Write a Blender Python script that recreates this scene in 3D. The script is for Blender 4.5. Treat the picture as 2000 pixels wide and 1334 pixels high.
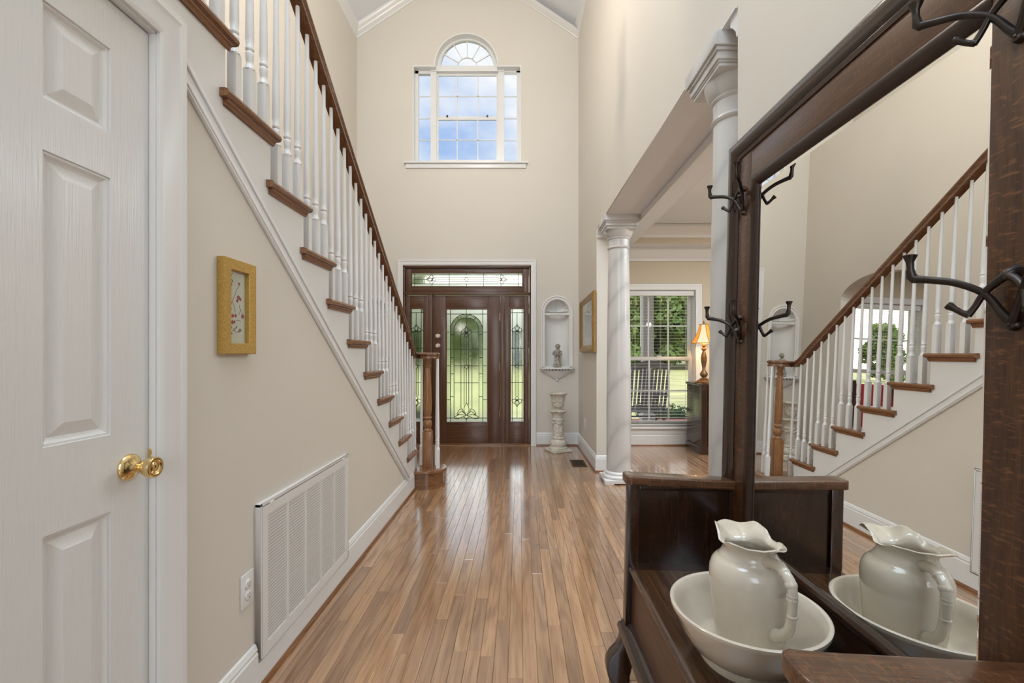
import bpy, bmesh, math, random
from math import pi, sin, cos, radians, sqrt
from mathutils import Vector, Matrix
import numpy as np

random.seed(7)
for o in list(bpy.data.objects):
    bpy.data.objects.remove(o)
SC = bpy.context.scene
COL = SC.collection

# ------------------------------------------------------------------ camera, world, sun, area lights, exposure
H = 1.22
F = 889.0
cam_d = bpy.data.cameras.new('camera')
cam = bpy.data.objects.new('camera', cam_d)
COL.objects.link(cam)
cam.location = (0, 0, H)
cam.rotation_euler = (pi / 2, 0, 0)
cam_d.sensor_fit = 'HORIZONTAL'
cam_d.sensor_width = 36.0
cam_d.lens = F * 36.0 / 2000.0
cam_d.shift_x = -15.0 / 2000.0
cam_d.shift_y = 25.0 / 2000.0
cam_d.clip_start = 0.02
cam_d.clip_end = 400
SC.camera = cam

SC.view_settings.view_transform = 'Standard'
SC.view_settings.look = 'None'
SC.view_settings.exposure = 0.08
SC.view_settings.gamma = 1.0
SC.view_settings.use_curve_mapping = False

world = bpy.data.worlds.new('world')
SC.world = world
world.use_nodes = True
wn = world.node_tree
wn.nodes.clear()
w_out = wn.nodes.new('ShaderNodeOutputWorld')
w_bg = wn.nodes.new('ShaderNodeBackground')
w_tc = wn.nodes.new('ShaderNodeTexCoord')
w_map = wn.nodes.new('ShaderNodeMapping')
w_map.inputs['Location'].default_value = (3.1, 2.2, 1.1)
w_map.inputs['Scale'].default_value = (1.0, 1.0, 1.8)
w_noise = wn.nodes.new('ShaderNodeTexNoise')
w_noise.inputs['Scale'].default_value = 2.6
w_noise.inputs['Detail'].default_value = 7.0
w_noise.inputs['Roughness'].default_value = 0.55
w_ramp = wn.nodes.new('ShaderNodeValToRGB')
w_ramp.color_ramp.elements[0].position = 0.36
w_ramp.color_ramp.elements[0].color = (0, 0, 0, 1)
w_ramp.color_ramp.elements[1].position = 0.56
w_ramp.color_ramp.elements[1].color = (1, 1, 1, 1)
w_sep = wn.nodes.new('ShaderNodeSeparateXYZ')
w_grad = wn.nodes.new('ShaderNodeValToRGB')
w_grad.color_ramp.elements[0].position = 0.0
w_grad.color_ramp.elements[0].color = (0.50, 0.66, 0.95, 1)
w_grad.color_ramp.elements[1].position = 0.9
w_grad.color_ramp.elements[1].color = (0.16, 0.36, 0.80, 1)
w_mix = wn.nodes.new('ShaderNodeMix')
w_mix.data_type = 'RGBA'
w_mix.inputs['B'].default_value = (0.92, 0.95, 1.0, 1)
L = wn.links.new
L(w_tc.outputs['Generated'], w_map.inputs['Vector'])
L(w_map.outputs[0], w_noise.inputs['Vector'])
L(w_noise.outputs['Fac'], w_ramp.inputs[0])
L(w_tc.outputs['Generated'], w_sep.inputs[0])
L(w_sep.outputs['Z'], w_grad.inputs[0])
L(w_grad.outputs[0], w_mix.inputs['A'])
L(w_ramp.outputs[0], w_mix.inputs['Factor'])
w_haze = wn.nodes.new('ShaderNodeValToRGB')      # pale haze towards the horizon, all round
w_haze.color_ramp.elements[0].position = 0.16
w_haze.color_ramp.elements[0].color = (1, 1, 1, 1)
w_haze.color_ramp.elements[1].position = 0.40
w_haze.color_ramp.elements[1].color = (0, 0, 0, 1)
w_mix2 = wn.nodes.new('ShaderNodeMix')
w_mix2.data_type = 'RGBA'
w_mix2.inputs['B'].default_value = (1.14, 1.08, 0.98, 1)
L(w_sep.outputs['Z'], w_haze.inputs[0])
L(w_haze.outputs[0], w_mix2.inputs['Factor'])
L(w_mix.outputs['Result'], w_mix2.inputs['A'])
L(w_mix2.outputs['Result'], w_bg.inputs['Color'])
w_bg.inputs['Strength'].default_value = 2.0
L(w_bg.outputs[0], w_out.inputs['Surface'])

sd = bpy.data.lights.new('sun', 'SUN')
sd.energy = 3.6
sd.angle = radians(1.0)
sd.color = (1.0, 0.95, 0.86)
sun = bpy.data.objects.new('sun', sd)
COL.objects.link(sun)
sun.rotation_euler = Vector((0.35, 0.75, -0.95)).to_track_quat('-Z', 'Y').to_euler()


def area(name, loc, target, sx, sy, energy, color):
    d = bpy.data.lights.new(name, 'AREA')
    d.shape = 'RECTANGLE'
    d.size = sx
    d.size_y = sy
    d.energy = energy
    d.color = color
    o = bpy.data.objects.new(name, d)
    COL.objects.link(o)
    o.location = loc
    o.rotation_euler = (Vector(target) - Vector(loc)).to_track_quat('-Z', 'Y').to_euler()
    return o


# added area fill behind the camera, tinted cool like daylight
area('rear_fill', (-0.7, -3.7, 2.6), (-0.7, 3.0, 2.4), 2.6, 3.6, 72, (0.70, 0.84, 1.0))
# added overhead fill for the two-storey hall, not a fixture
area('hall_overhead_fill', (-0.7, 0.6, 5.55), (-0.7, 1.9, 0.0), 2.2, 1.8, 88, (0.70, 0.84, 1.0))
area('dining_fill', (2.9, 3.6, 2.78), (2.9, 3.6, 0.0), 1.8, 1.8, 90, (0.86, 0.94, 1.0))  # added fill below the dining ceiling, apart from the chandelier
area('parlour_fill', (-3.7, 4.4, 2.5), (-3.7, 4.4, 0.0), 1.4, 1.4, 24, (0.95, 0.95, 1.0))  # fill added to brighten the parlour, no lamp there
SC.cycles.diffuse_bounces = 3
SC.cycles.glossy_bounces = 4
SC.cycles.transmission_bounces = 8
SC.cycles.transparent_max_bounces = 16


# ------------------------------------------------------------------ pixel helpers (2000 x 1334 measurements -> metres)
def at_plane_y(u, v, Y):
    return ((u - 1015) * Y / F, H - (v - 692) * Y / F)


# ------------------------------------------------------------------ mesh builder
def link(o, parent=None):
    COL.objects.link(o)
    if parent is not None:
        o.parent = parent
    return o


def wloc(o):
    p = Vector((0, 0, 0))
    while o is not None:
        p += Vector(o.location)
        o = o.parent
    return p


class MB:
    def __init__(s):
        s.v = []
        s.f = []

    def add(s, verts, faces):
        n = len(s.v)
        s.v += [tuple(p) for p in verts]
        s.f += [tuple(i + n for i in f) for f in faces]
        return s

    def box(s, x0, x1, y0, y1, z0, z1):
        return s.add([(x0, y0, z0), (x1, y0, z0), (x1, y1, z0), (x0, y1, z0), (x0, y0, z1), (x1, y0, z1), (x1, y1, z1), (x0, y1, z1)],
                     [(0, 3, 2, 1), (4, 5, 6, 7), (0, 1, 5, 4), (1, 2, 6, 5), (2, 3, 7, 6), (3, 0, 4, 7)])

    def prism(s, poly, axis, a0, a1):
        n = len(poly)
        def mp(p, a):
            return {'x': (a, p[0], p[1]), 'y': (p[0], a, p[1]), 'z': (p[0], p[1], a)}[axis]
        vs = [mp(p, a0) for p in poly] + [mp(p, a1) for p in poly]
        fs = [tuple(range(n))[::-1], tuple(range(n, 2 * n))]
        fs += [(i, (i + 1) % n, n + (i + 1) % n, n + i) for i in range(n)]
        return s.add(vs, fs)

    def bar(s, p, q, y0, y1, w):
        """flat bar between two points of an XZ plane"""
        p = Vector(p); q = Vector(q)
        d = (q - p)
        if d.length < 1e-6:
            return s
        n = Vector((-d.y, d.x)).normalized() * w / 2
        return s.prism([p + n, p - n, q - n, q + n], 'y', y0, y1)

    def polybar(s, pts, y0, y1, w):
        for a, b in zip(pts[:-1], pts[1:]):
            s.bar(a, b, y0, y1, w)
        return s

    def lathe(s, prof, cx=0, cy=0, cz=0, n=28, axis='z', rf=None):
        vs, fs = [], []
        for (r, z) in prof:
            for k in range(n):
                a = 2 * pi * k / n
                rr = r if rf is None else r * rf(a, z)
                x, y = rr * cos(a), rr * sin(a)
                if axis == 'z':
                    vs.append((cx + x, cy + y, cz + z))
                elif axis == 'x':
                    vs.append((cx + z, cy + x, cz + y))
                else:
                    vs.append((cx + x, cy + z, cz + y))
        m = len(prof)
        for i in range(m - 1):
            for k in range(n):
                fs.append((i * n + k, i * n + (k + 1) % n, (i + 1) * n + (k + 1) % n, (i + 1) * n + k))
        fs.append(tuple(range(n))[::-1])
        fs.append(tuple((m - 1) * n + k for k in range(n)))
        return s.add(vs, fs)

    def tube(s, pts, rad, n=8, flat=1.0):
        pts = [Vector(p) for p in pts]
        m = len(pts)
        if not hasattr(rad, '__len__'):
            rad = [rad] * m
        t = [(pts[min(i + 1, m - 1)] - pts[max(i - 1, 0)]).normalized() for i in range(m)]
        up = Vector((0, 0, 1)) if abs(t[0].z) < 0.9 else Vector((1, 0, 0))
        u = (up - t[0] * up.dot(t[0])).normalized()
        vs, fs = [], []
        for i in range(m):
            u = (u - t[i] * u.dot(t[i]))
            u = u.normalized() if u.length > 1e-6 else t[i].orthogonal().normalized()
            w = t[i].cross(u)
            for k in range(n):
                a = 2 * pi * k / n
                vs.append(pts[i] + u * cos(a) * rad[i] + w * sin(a) * rad[i] * flat)
        for i in range(m - 1):
            for k in range(n):
                fs.append((i * n + k, i * n + (k + 1) % n, (i + 1) * n + (k + 1) % n, (i + 1) * n + k))
        fs.append(tuple(range(n))[::-1])
        fs.append(tuple((m - 1) * n + k for k in range(n)))
        return s.add(vs, fs)

    def sphere(s, c, r, n=12, sc=(1, 1, 1)):
        vs, fs = [], []
        m = max(4, n // 2)
        for i in range(m + 1):
            th = pi * i / m
            for k in range(n):
                a = 2 * pi * k / n
                vs.append((c[0] + r * sc[0] * sin(th) * cos(a), c[1] + r * sc[1] * sin(th) * sin(a), c[2] + r * sc[2] * cos(th)))
        for i in range(m):
            for k in range(n):
                fs.append((i * n + k, (i + 1) * n + k, (i + 1) * n + (k + 1) % n, i * n + (k + 1) % n))
        return s.add(vs, fs)

    def sweep2(s, path, prof, mp, closed=False):
        """mitred moulding: path in a plane, profile (t = offset to the left of the path, h = out of the plane)"""
        n = len(path)
        P = [Vector(p) for p in path]
        vs = []
        for i in range(n):
            if closed or 0 < i < n - 1:
                d0 = (P[i] - P[i - 1]).normalized()
                d1 = (P[(i + 1) % n] - P[i]).normalized()
            elif i == 0:
                d0 = d1 = (P[1] - P[0]).normalized()
            else:
                d0 = d1 = (P[-1] - P[-2]).normalized()
            n0 = Vector((-d0.y, d0.x)); n1 = Vector((-d1.y, d1.x))
            mt = (n0 + n1) / max(0.2, 1 + n0.dot(n1))
            for (t, h) in prof:
                vs.append(mp(P[i] + mt * t, h))
        k = len(prof)
        fs = []
        for i in range(n if closed else n - 1):
            j = (i + 1) % n
            for a in range(k):
                b = (a + 1) % k
                fs.append((i * k + a, i * k + b, j * k + b, j * k + a))
        if not closed:
            fs.append(tuple(range(k)))
            fs.append(tuple((n - 1) * k + a for a in range(k))[::-1])
        return s.add(vs, fs)

    def build(s, name, mat, parent=None, bevel=0.0, smooth=True, xf=None, seg=2, angle=35):
        off = wloc(parent) if parent is not None else Vector((0, 0, 0))
        me = bpy.data.meshes.new(name)
        vs = s.v
        if xf is not None:
            vs = [xf(p) for p in vs]
        vs = [(p[0] - off.x, p[1] - off.y, p[2] - off.z) for p in vs]
        me.from_pydata(vs, [], s.f)
        bm = bmesh.new()
        bm.from_mesh(me)
        bmesh.ops.remove_doubles(bm, verts=bm.verts, dist=1e-6)
        bad = [f for f in bm.faces if f.calc_area() < 1e-12]
        if bad:
            bmesh.ops.delete(bm, geom=bad, context='FACES_ONLY')
        bmesh.ops.recalc_face_normals(bm, faces=bm.faces)
        if bevel > 0:
            ed = [e for e in bm.edges if len(e.link_faces) == 2 and e.calc_face_angle(0) > radians(30)]
            bmesh.ops.bevel(bm, geom=ed, offset=bevel, segments=seg, affect='EDGES', clamp_overlap=True, profile=0.6)
        bm.to_mesh(me)
        bm.free()
        if smooth:
            me.polygons.foreach_set('use_smooth', [True] * len(me.polygons))
            me.set_sharp_from_angle(angle=radians(angle))
        me.materials.append(mat)
        o = bpy.data.objects.new(name, me)
        return link(o, parent)


def pX(x0, sg):
    return lambda p, h: (x0 + sg * h, p[0], p[1])


def pY(y0, sg):
    return lambda p, h: (p[0], y0 + sg * h, p[1])


def pZ(z0):
    return lambda p, h: (p[0], p[1], z0 + h)


def tag(o, label=None, cat=None, group=None, kind=None):
    if label: o['label'] = label
    if cat: o['category'] = cat
    if group: o['group'] = group
    if kind: o['kind'] = kind
    return o


def empty(name, loc, label=None, cat=None, group=None, kind=None, parent=None):
    o = bpy.data.objects.new(name, None)
    o.empty_display_size = 0.05
    off = wloc(parent) if parent is not None else Vector((0, 0, 0))
    o.location = Vector(loc) - off
    link(o, parent)
    return tag(o, label, cat, group, kind)


def kids(o):
    return [c for c in bpy.data.objects if c.parent is o]


def dup(o, loc, label=None, rotz=None, parent=None):
    ch = {}
    for c in bpy.data.objects:
        if c.parent is not None:
            ch.setdefault(c.parent.name, []).append(c)
    def cp(x, par):
        c = x.copy()
        COL.objects.link(c)
        c.parent = par
        for y in ch.get(x.name, []):
            cp(y, c)
        return c
    r = cp(o, parent)
    r.location = loc
    if rotz is not None: r.rotation_euler = (0, 0, rotz)
    if label: r['label'] = label
    return r


def holes_mesh(outer, holes, mp, a0, a1):
    """flat plate with holes, outer/holes 2-D loops; mp(p, a) -> xyz ; a0..a1 thickness"""
    cu = bpy.data.curves.new('tmp', 'CURVE')
    cu.dimensions = '2D'
    cu.fill_mode = 'BOTH'
    for lp in [outer] + holes:
        sp = cu.splines.new('POLY')
        sp.points.add(len(lp) - 1)
        for q, p in zip(sp.points, lp):
            q.co = (p[0], p[1], 0, 1)
        sp.use_cyclic_u = True
    cu.extrude = 0.5
    ob = bpy.data.objects.new('tmp', cu)
    COL.objects.link(ob)
    dg = bpy.context.evaluated_depsgraph_get()
    me = bpy.data.meshes.new_from_object(ob.evaluated_get(dg))
    m = MB()
    m.add([mp((v.co.x, v.co.y), a0 if v.co.z < 0 else a1) for v in me.vertices], [tuple(p.vertices) for p in me.polygons])
    bpy.data.objects.remove(ob)
    bpy.data.curves.remove(cu)
    bpy.data.meshes.remove(me)
    return m


def arc(cx, cy, r, a0, a1, n, rz=None):
    rz = r if rz is None else rz
    return [(cx + r * cos(a0 + (a1 - a0) * i / n), cy + rz * sin(a0 + (a1 - a0) * i / n)) for i in range(n + 1)]


# ------------------------------------------------------------------ materials
def new_mat(name):
    m = bpy.data.materials.new(name)
    m.use_nodes = True
    nt = m.node_tree
    b = nt.nodes['Principled BSDF']
    return m, nt, b


def setp(b, **k):
    for n, v in k.items():
        b.inputs[n.replace('_', ' ')].default_value = v


def nnode(nt, typ, **k):
    n = nt.nodes.new(typ)
    for a, v in k.items():
        if a in n.inputs:
            n.inputs[a].default_value = v
        else:
            setattr(n, a, v)
    return n


def ramp(nt, stops):
    r = nt.nodes.new('ShaderNodeValToRGB')
    e = r.color_ramp.elements
    while len(e) < len(stops):
        e.new(0.5)
    for x, (p, c) in zip(e, stops):
        x.position = p
        x.color = (*c, 1) if len(c) == 3 else c
    return r


def c4(c):
    return (*c, 1)


def paint(name, col, rough=0.5, var=0.04, bump=0.0, bscale=300, metal=0.0, coat=0.0, vscale=2.0, spec=0.5):
    m, nt, b = new_mat(name)
    tc = nnode(nt, 'ShaderNodeNewGeometry')
    no = nnode(nt, 'ShaderNodeTexNoise', Scale=vscale, Detail=4.0)
    nt.links.new(tc.outputs['Position'], no.inputs['Vector'])
    d = tuple(max(0, x * (1 - var)) for x in col)
    l = tuple(min(1, x * (1 + var)) for x in col)
    r = ramp(nt, [(0.3, d), (0.7, l)])
    nt.links.new(no.outputs['Fac'], r.inputs[0])
    nt.links.new(r.outputs[0], b.inputs['Base Color'])
    setp(b, Roughness=rough, Metallic=metal, Coat_Weight=coat, Specular_IOR_Level=spec)
    if bump > 0:
        n2 = nnode(nt, 'ShaderNodeTexNoise', Scale=bscale, Detail=3.0)
        nt.links.new(tc.outputs['Position'], n2.inputs['Vector'])
        bp = nnode(nt, 'ShaderNodeBump', Strength=bump, Distance=0.002)
        nt.links.new(n2.outputs['Fac'], bp.inputs['Height'])
        nt.links.new(bp.outputs[0], b.inputs['Normal'])
    return m


def wood(name, dark, mid, light, axis='Y', across=38.0, along=1.6, rough=0.35, coat=0.2, rnd=None, tone=0.35, fleck=0.0, pore=0.35, bump=0.05, coat_rough=0.12, rings=None, coat_ior=1.5):
    m, nt, b = new_mat(name)
    tc = nnode(nt, 'ShaderNodeTexCoord')
    vec = tc.outputs['Object']
    rv = None
    if rnd == 'object':
        oi = nnode(nt, 'ShaderNodeObjectInfo')
        rv = oi.outputs['Random']
    elif rnd == 'attr':
        at = nnode(nt, 'ShaderNodeAttribute', attribute_name='tone')
        rv = at.outputs['Fac']
    if rv is not None:
        cx = nnode(nt, 'ShaderNodeVectorMath', operation='SCALE')
        cc = nnode(nt, 'ShaderNodeCombineXYZ', X=37.0, Y=91.0, Z=53.0)
        nt.links.new(cc.outputs[0], cx.inputs[0])
        nt.links.new(rv, cx.inputs['Scale'])
        ad = nnode(nt, 'ShaderNodeVectorMath', operation='ADD')
        nt.links.new(vec, ad.inputs[0])
        nt.links.new(cx.outputs[0], ad.inputs[1])
        vec = ad.outputs[0]
    def sc(al, ac):
        return {'X': (al, ac, ac), 'Y': (ac, al, ac), 'Z': (ac, ac, al)}[axis]
    mp = nnode(nt, 'ShaderNodeMapping')
    mp.inputs['Scale'].default_value = sc(along, across)
    nt.links.new(vec, mp.inputs['Vector'])
    no = nnode(nt, 'ShaderNodeTexNoise', Scale=1.0, Detail=6.0, Roughness=0.62, Distortion=1.3)
    nt.links.new(mp.outputs[0], no.inputs['Vector'])
    r = ramp(nt, [(0.28, dark), (0.5, mid), (0.74, light)])
    nt.links.new(no.outputs['Fac'], r.inputs[0])
    col = r.outputs[0]
    if rings:
        fq, st, al, ac = rings
        mpr = nnode(nt, 'ShaderNodeMapping')
        mpr.inputs['Scale'].default_value = sc(al, ac)
        nt.links.new(vec, mpr.inputs['Vector'])
        nr_ = nnode(nt, 'ShaderNodeTexNoise', Scale=1.0, Detail=1.5, Roughness=0.4, Distortion=0.3)
        nt.links.new(mpr.outputs[0], nr_.inputs['Vector'])
        mu_ = nnode(nt, 'ShaderNodeMath', operation='MULTIPLY')
        mu_.inputs[1].default_value = fq
        sn_ = nnode(nt, 'ShaderNodeMath', operation='SINE')
        nt.links.new(nr_.outputs['Fac'], mu_.inputs[0])
        nt.links.new(mu_.outputs[0], sn_.inputs[0])
        mr_ = nnode(nt, 'ShaderNodeMapRange')
        mr_.inputs['From Min'].default_value = -1.0
        nt.links.new(sn_.outputs[0], mr_.inputs['Value'])
        rr_ = ramp(nt, [(0.0, (1 - st, 1 - st * 1.15, 1 - st * 1.25)), (0.45, (1 - st * 0.15,) * 3), (1.0, (1.03, 1.03, 1.03))])
        nt.links.new(mr_.outputs[0], rr_.inputs[0])
        mxr = nnode(nt, 'ShaderNodeMix', data_type='RGBA', blend_type='MULTIPLY')
        mxr.inputs['Factor'].default_value = 1.0
        nt.links.new(col, mxr.inputs['A'])
        nt.links.new(rr_.outputs[0], mxr.inputs['B'])
        col = mxr.outputs['Result']
    mp2 = nnode(nt, 'ShaderNodeMapping')
    mp2.inputs['Scale'].default_value = sc(along * 7, across * 9)
    nt.links.new(vec, mp2.inputs['Vector'])
    n2 = nnode(nt, 'ShaderNodeTexNoise', Scale=1.0, Detail=3.0)
    nt.links.new(mp2.outputs[0], n2.inputs['Vector'])
    r2 = ramp(nt, [(0.38, (1 - pore,) * 3), (0.52, (1, 1, 1))])
    nt.links.new(n2.outputs['Fac'], r2.inputs[0])
    mx = nnode(nt, 'ShaderNodeMix', data_type='RGBA', blend_type='MULTIPLY')
    mx.inputs['Factor'].default_value = 1.0
    nt.links.new(col, mx.inputs['A'])
    nt.links.new(r2.outputs[0], mx.inputs['B'])
    col = mx.outputs['Result']
    if fleck > 0:
        mp3 = nnode(nt, 'ShaderNodeMapping')
        mp3.inputs['Scale'].default_value = sc(150, 38)
        mp3.inputs['Rotation'].default_value = (0.35, 0.25, 0.2)
        nt.links.new(vec, mp3.inputs['Vector'])
        n3 = nnode(nt, 'ShaderNodeTexNoise', Scale=1.0, Detail=2.0, Distortion=0.7)
        nt.links.new(mp3.outputs[0], n3.inputs['Vector'])
        r3 = ramp(nt, [(0.55, (0, 0, 0)), (0.68, (fleck,) * 3)])
        nt.links.new(n3.outputs['Fac'], r3.inputs[0])
        m3 = nnode(nt, 'ShaderNodeMix', data_type='RGBA')
        nt.links.new(r3.outputs[0], m3.inputs['Factor'])
        nt.links.new(col, m3.inputs['A'])
        m3.inputs['B'].default_value = c4(tuple(min(1, x * 1.7) for x in light))
        col = m3.outputs['Result']
    if rv is not None:
        r4 = ramp(nt, [(0.0, (1 - tone, 1 - tone * 1.1, 1 - tone * 1.15)), (0.5, (1, 1, 1)), (1.0, (1 + tone * 0.7, 1 + tone * 0.7, 1 + tone * 0.65))])
        nt.links.new(rv, r4.inputs[0])
        m4 = nnode(nt, 'ShaderNodeMix', data_type='RGBA', blend_type='MULTIPLY')
        m4.inputs['Factor'].default_value = 1.0
        nt.links.new(col, m4.inputs['A'])
        nt.links.new(r4.outputs[0], m4.inputs['B'])
        col = m4.outputs['Result']
    nt.links.new(col, b.inputs['Base Color'])
    setp(b, Roughness=rough, Coat_Weight=coat, Coat_Roughness=coat_rough, Coat_IOR=coat_ior)
    bp = nnode(nt, 'ShaderNodeBump', Strength=bump, Distance=0.001)
    nt.links.new(n2.outputs['Fac'], bp.inputs['Height'])
    nt.links.new(bp.outputs[0], b.inputs['Normal'])
    return m


def clear_glass(name, tint=(1, 1, 1), ior=1.45):
    m, nt, b = new_mat(name)
    nt.nodes.remove(b)
    out = nt.nodes['Material Output']
    tr = nnode(nt, 'ShaderNodeBsdfTransparent')
    tr.inputs[0].default_value = c4(tint)
    gl = nnode(nt, 'ShaderNodeBsdfGlossy')
    gl.inputs['Roughness'].default_value = 0.01
    fr = nnode(nt, 'ShaderNodeFresnel')
    fr.inputs['IOR'].default_value = ior
    ge = nnode(nt, 'ShaderNodeNewGeometry')
    inv = nnode(nt, 'ShaderNodeMath', operation='SUBTRACT')
    inv.inputs[0].default_value = 1.0
    nt.links.new(ge.outputs['Backfacing'], inv.inputs[1])
    mu = nnode(nt, 'ShaderNodeMath', operation='MULTIPLY')
    nt.links.new(fr.outputs[0], mu.inputs[0])
    nt.links.new(inv.outputs[0], mu.inputs[1])
    mx = nnode(nt, 'ShaderNodeMixShader')
    nt.links.new(mu.outputs[0], mx.inputs[0])
    nt.links.new(tr.outputs[0], mx.inputs[1])
    nt.links.new(gl.outputs[0], mx.inputs[2])
    nt.links.new(mx.outputs[0], out.inputs[0])
    return m


def art_glass(name, tint, scale, strength, rough, fac=0.3, dist=0.004, stretch=(1, 1, 1)):
    m, nt, b = new_mat(name)
    nt.nodes.remove(b)
    out = nt.nodes['Material Output']
    tr = nnode(nt, 'ShaderNodeBsdfTransparent')
    tr.inputs[0].default_value = c4(tint)
    rf = nnode(nt, 'ShaderNodeBsdfRefraction')
    rf.inputs['Color'].default_value = c4(tint)
    rf.inputs['Roughness'].default_value = rough
    rf.inputs['IOR'].default_value = 1.35
    ge = nnode(nt, 'ShaderNodeNewGeometry')
    mp = nnode(nt, 'ShaderNodeMapping')
    mp.inputs['Scale'].default_value = stretch
    no = nnode(nt, 'ShaderNodeTexNoise', Scale=scale, Detail=2.0, Distortion=0.8)
    bp = nnode(nt, 'ShaderNodeBump', Strength=strength, Distance=dist)
    nt.links.new(ge.outputs['Position'], mp.inputs['Vector'])
    nt.links.new(mp.outputs[0], no.inputs['Vector'])
    nt.links.new(no.outputs['Fac'], bp.inputs['Height'])
    nt.links.new(bp.outputs[0], rf.inputs['Normal'])
    gl = nnode(nt, 'ShaderNodeBsdfGlossy')
    gl.inputs['Roughness'].default_value = 0.1
    m1 = nnode(nt, 'ShaderNodeMixShader')
    m1.inputs[0].default_value = 1 - fac
    nt.links.new(tr.outputs[0], m1.inputs[1])
    nt.links.new(rf.outputs[0], m1.inputs[2])
    m2 = nnode(nt, 'ShaderNodeMixShader')
    m2.inputs[0].default_value = 0.04
    nt.links.new(m1.outputs[0], m2.inputs[1])
    nt.links.new(gl.outputs[0], m2.inputs[2])
    nt.links.new(m2.outputs[0], out.inputs[0])
    return m


def marble(name):
    m, nt, b = new_mat(name)
    tc = nnode(nt, 'ShaderNodeTexCoord')
    mp = nnode(nt, 'ShaderNodeMapping')
    mp.inputs['Rotation'].default_value = (0.4, -0.85, 0.3)
    mp.inputs['Scale'].default_value = (1.0, 1.0, 0.8)
    nt.links.new(tc.outputs['Object'], mp.inputs['Vector'])
    wv = nnode(nt, 'ShaderNodeTexWave', Scale=1.7, Distortion=7.0, Detail=5.0)
    wv.inputs['Detail Scale'].default_value = 1.3
    nt.links.new(mp.outputs[0], wv.inputs['Vector'])
    r = ramp(nt, [(0.0, (0.53, 0.52, 0.50)), (0.10, (0.59, 0.58, 0.56)), (0.45, (0.64, 0.625, 0.605)), (1.0, (0.655, 0.64, 0.62))])
    nt.links.new(wv.outputs['Fac'], r.inputs[0])
    nt.links.new(r.outputs[0], b.inputs['Base Color'])
    setp(b, Roughness=0.3, Coat_Weight=0.25, Coat_Roughness=0.15)
    return m


def emit(name, col, strength):
    m, nt, b = new_mat(name)
    setp(b, Base_Color=c4(col), Emission_Color=c4(col), Emission_Strength=strength)
    return m


def leaf_mat(name, c0, c1, scale=1.0, soft=0.3):
    m, nt, b = new_mat(name)
    ge = nnode(nt, 'ShaderNodeNewGeometry')
    oi = nnode(nt, 'ShaderNodeObjectInfo')
    no = nnode(nt, 'ShaderNodeTexNoise', Scale=scale, Detail=3.0)
    nt.links.new(ge.outputs['Position'], no.inputs['Vector'])
    r = ramp(nt, [(0.3, c0), (0.7, c1)])
    nt.links.new(no.outputs['Fac'], r.inputs[0])
    r2 = ramp(nt, [(0.0, (0.75, 0.85, 0.8)), (1.0, (1.25, 1.15, 0.9))])
    nt.links.new(oi.outputs['Random'], r2.inputs[0])
    mx = nnode(nt, 'ShaderNodeMix', data_type='RGBA', blend_type='MULTIPLY')
    mx.inputs['Factor'].default_value = 1.0
    nt.links.new(r.outputs[0], mx.inputs['A'])
    nt.links.new(r2.outputs[0], mx.inputs['B'])
    nt.links.new(mx.outputs['Result'], b.inputs['Base Color'])
    setp(b, Roughness=0.6)
    tl = nnode(nt, 'ShaderNodeBsdfTranslucent')
    nt.links.new(mx.outputs['Result'], tl.inputs['Color'])
    ms = nnode(nt, 'ShaderNodeMixShader')
    ms.inputs[0].default_value = soft
    out = nt.nodes['Material Output']
    nt.links.new(b.outputs[0], ms.inputs[1])
    nt.links.new(tl.outputs[0], ms.inputs[2])
    nt.links.new(ms.outputs[0], out.inputs[0])
    return m


def door_paint(name, col):
    m, nt, b = new_mat(name)
    tc = nnode(nt, 'ShaderNodeTexCoord')
    mp = nnode(nt, 'ShaderNodeMapping')
    mp.inputs['Scale'].default_value = (230, 230, 9)
    no = nnode(nt, 'ShaderNodeTexNoise', Scale=1.0, Detail=3.0, Distortion=0.6)
    nt.links.new(tc.outputs['Object'], mp.inputs['Vector'])
    nt.links.new(mp.outputs[0], no.inputs['Vector'])
    bp = nnode(nt, 'ShaderNodeBump', Strength=0.5, Distance=0.002)
    nt.links.new(no.outputs['Fac'], bp.inputs['Height'])
    nt.links.new(bp.outputs[0], b.inputs['Normal'])
    setp(b, Base_Color=c4(col), Roughness=0.27)
    return m


MT = {}
MT['wall'] = paint('wall_paint', (0.72, 0.67, 0.595), 0.55, 0.012, 0.06, 420)
MT['wall_tan'] = paint('tan_wall_paint', (0.62, 0.53, 0.39), 0.55, 0.012, 0.06, 420)
MT['ceil'] = paint('ceiling_paint', (0.80, 0.825, 0.865), 0.7, 0.01)
MT['trim'] = paint('trim_paint', (0.82, 0.815, 0.80), 0.28, 0.01)
MT['door_white'] = door_paint('white_door_paint', (0.80, 0.795, 0.78))
MT['floor'] = wood('oak_floor', (0.36, 0.185, 0.085), (0.44, 0.24, 0.118), (0.51, 0.30, 0.158), 'Y', 16, 0.9, 0.22, 1.0, 'object', 0.27, 0, 0.20, 0.03, 0.12, (46.0, 0.2, 0.8, 10.0), 1.9)
MT['floor_far'] = wood('oak_floor_far', (0.36, 0.185, 0.085), (0.44, 0.24, 0.118), (0.51, 0.30, 0.158), 'Y', 16, 0.9, 0.22, 1.0, 'attr', 0.27, 0, 0.20, 0.03, 0.12, (46.0, 0.2, 0.8, 10.0), 1.9)
MT['oak_y'] = wood('oak_stair_y', (0.15, 0.06, 0.022), (0.25, 0.105, 0.04), (0.34, 0.16, 0.065), 'Y', 40, 2.0, 0.25, 0.3)
MT['oak_x'] = wood('oak_stair_x', (0.15, 0.06, 0.022), (0.25, 0.105, 0.04), (0.34, 0.16, 0.065), 'X', 40, 2.0, 0.25, 0.3)
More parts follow.
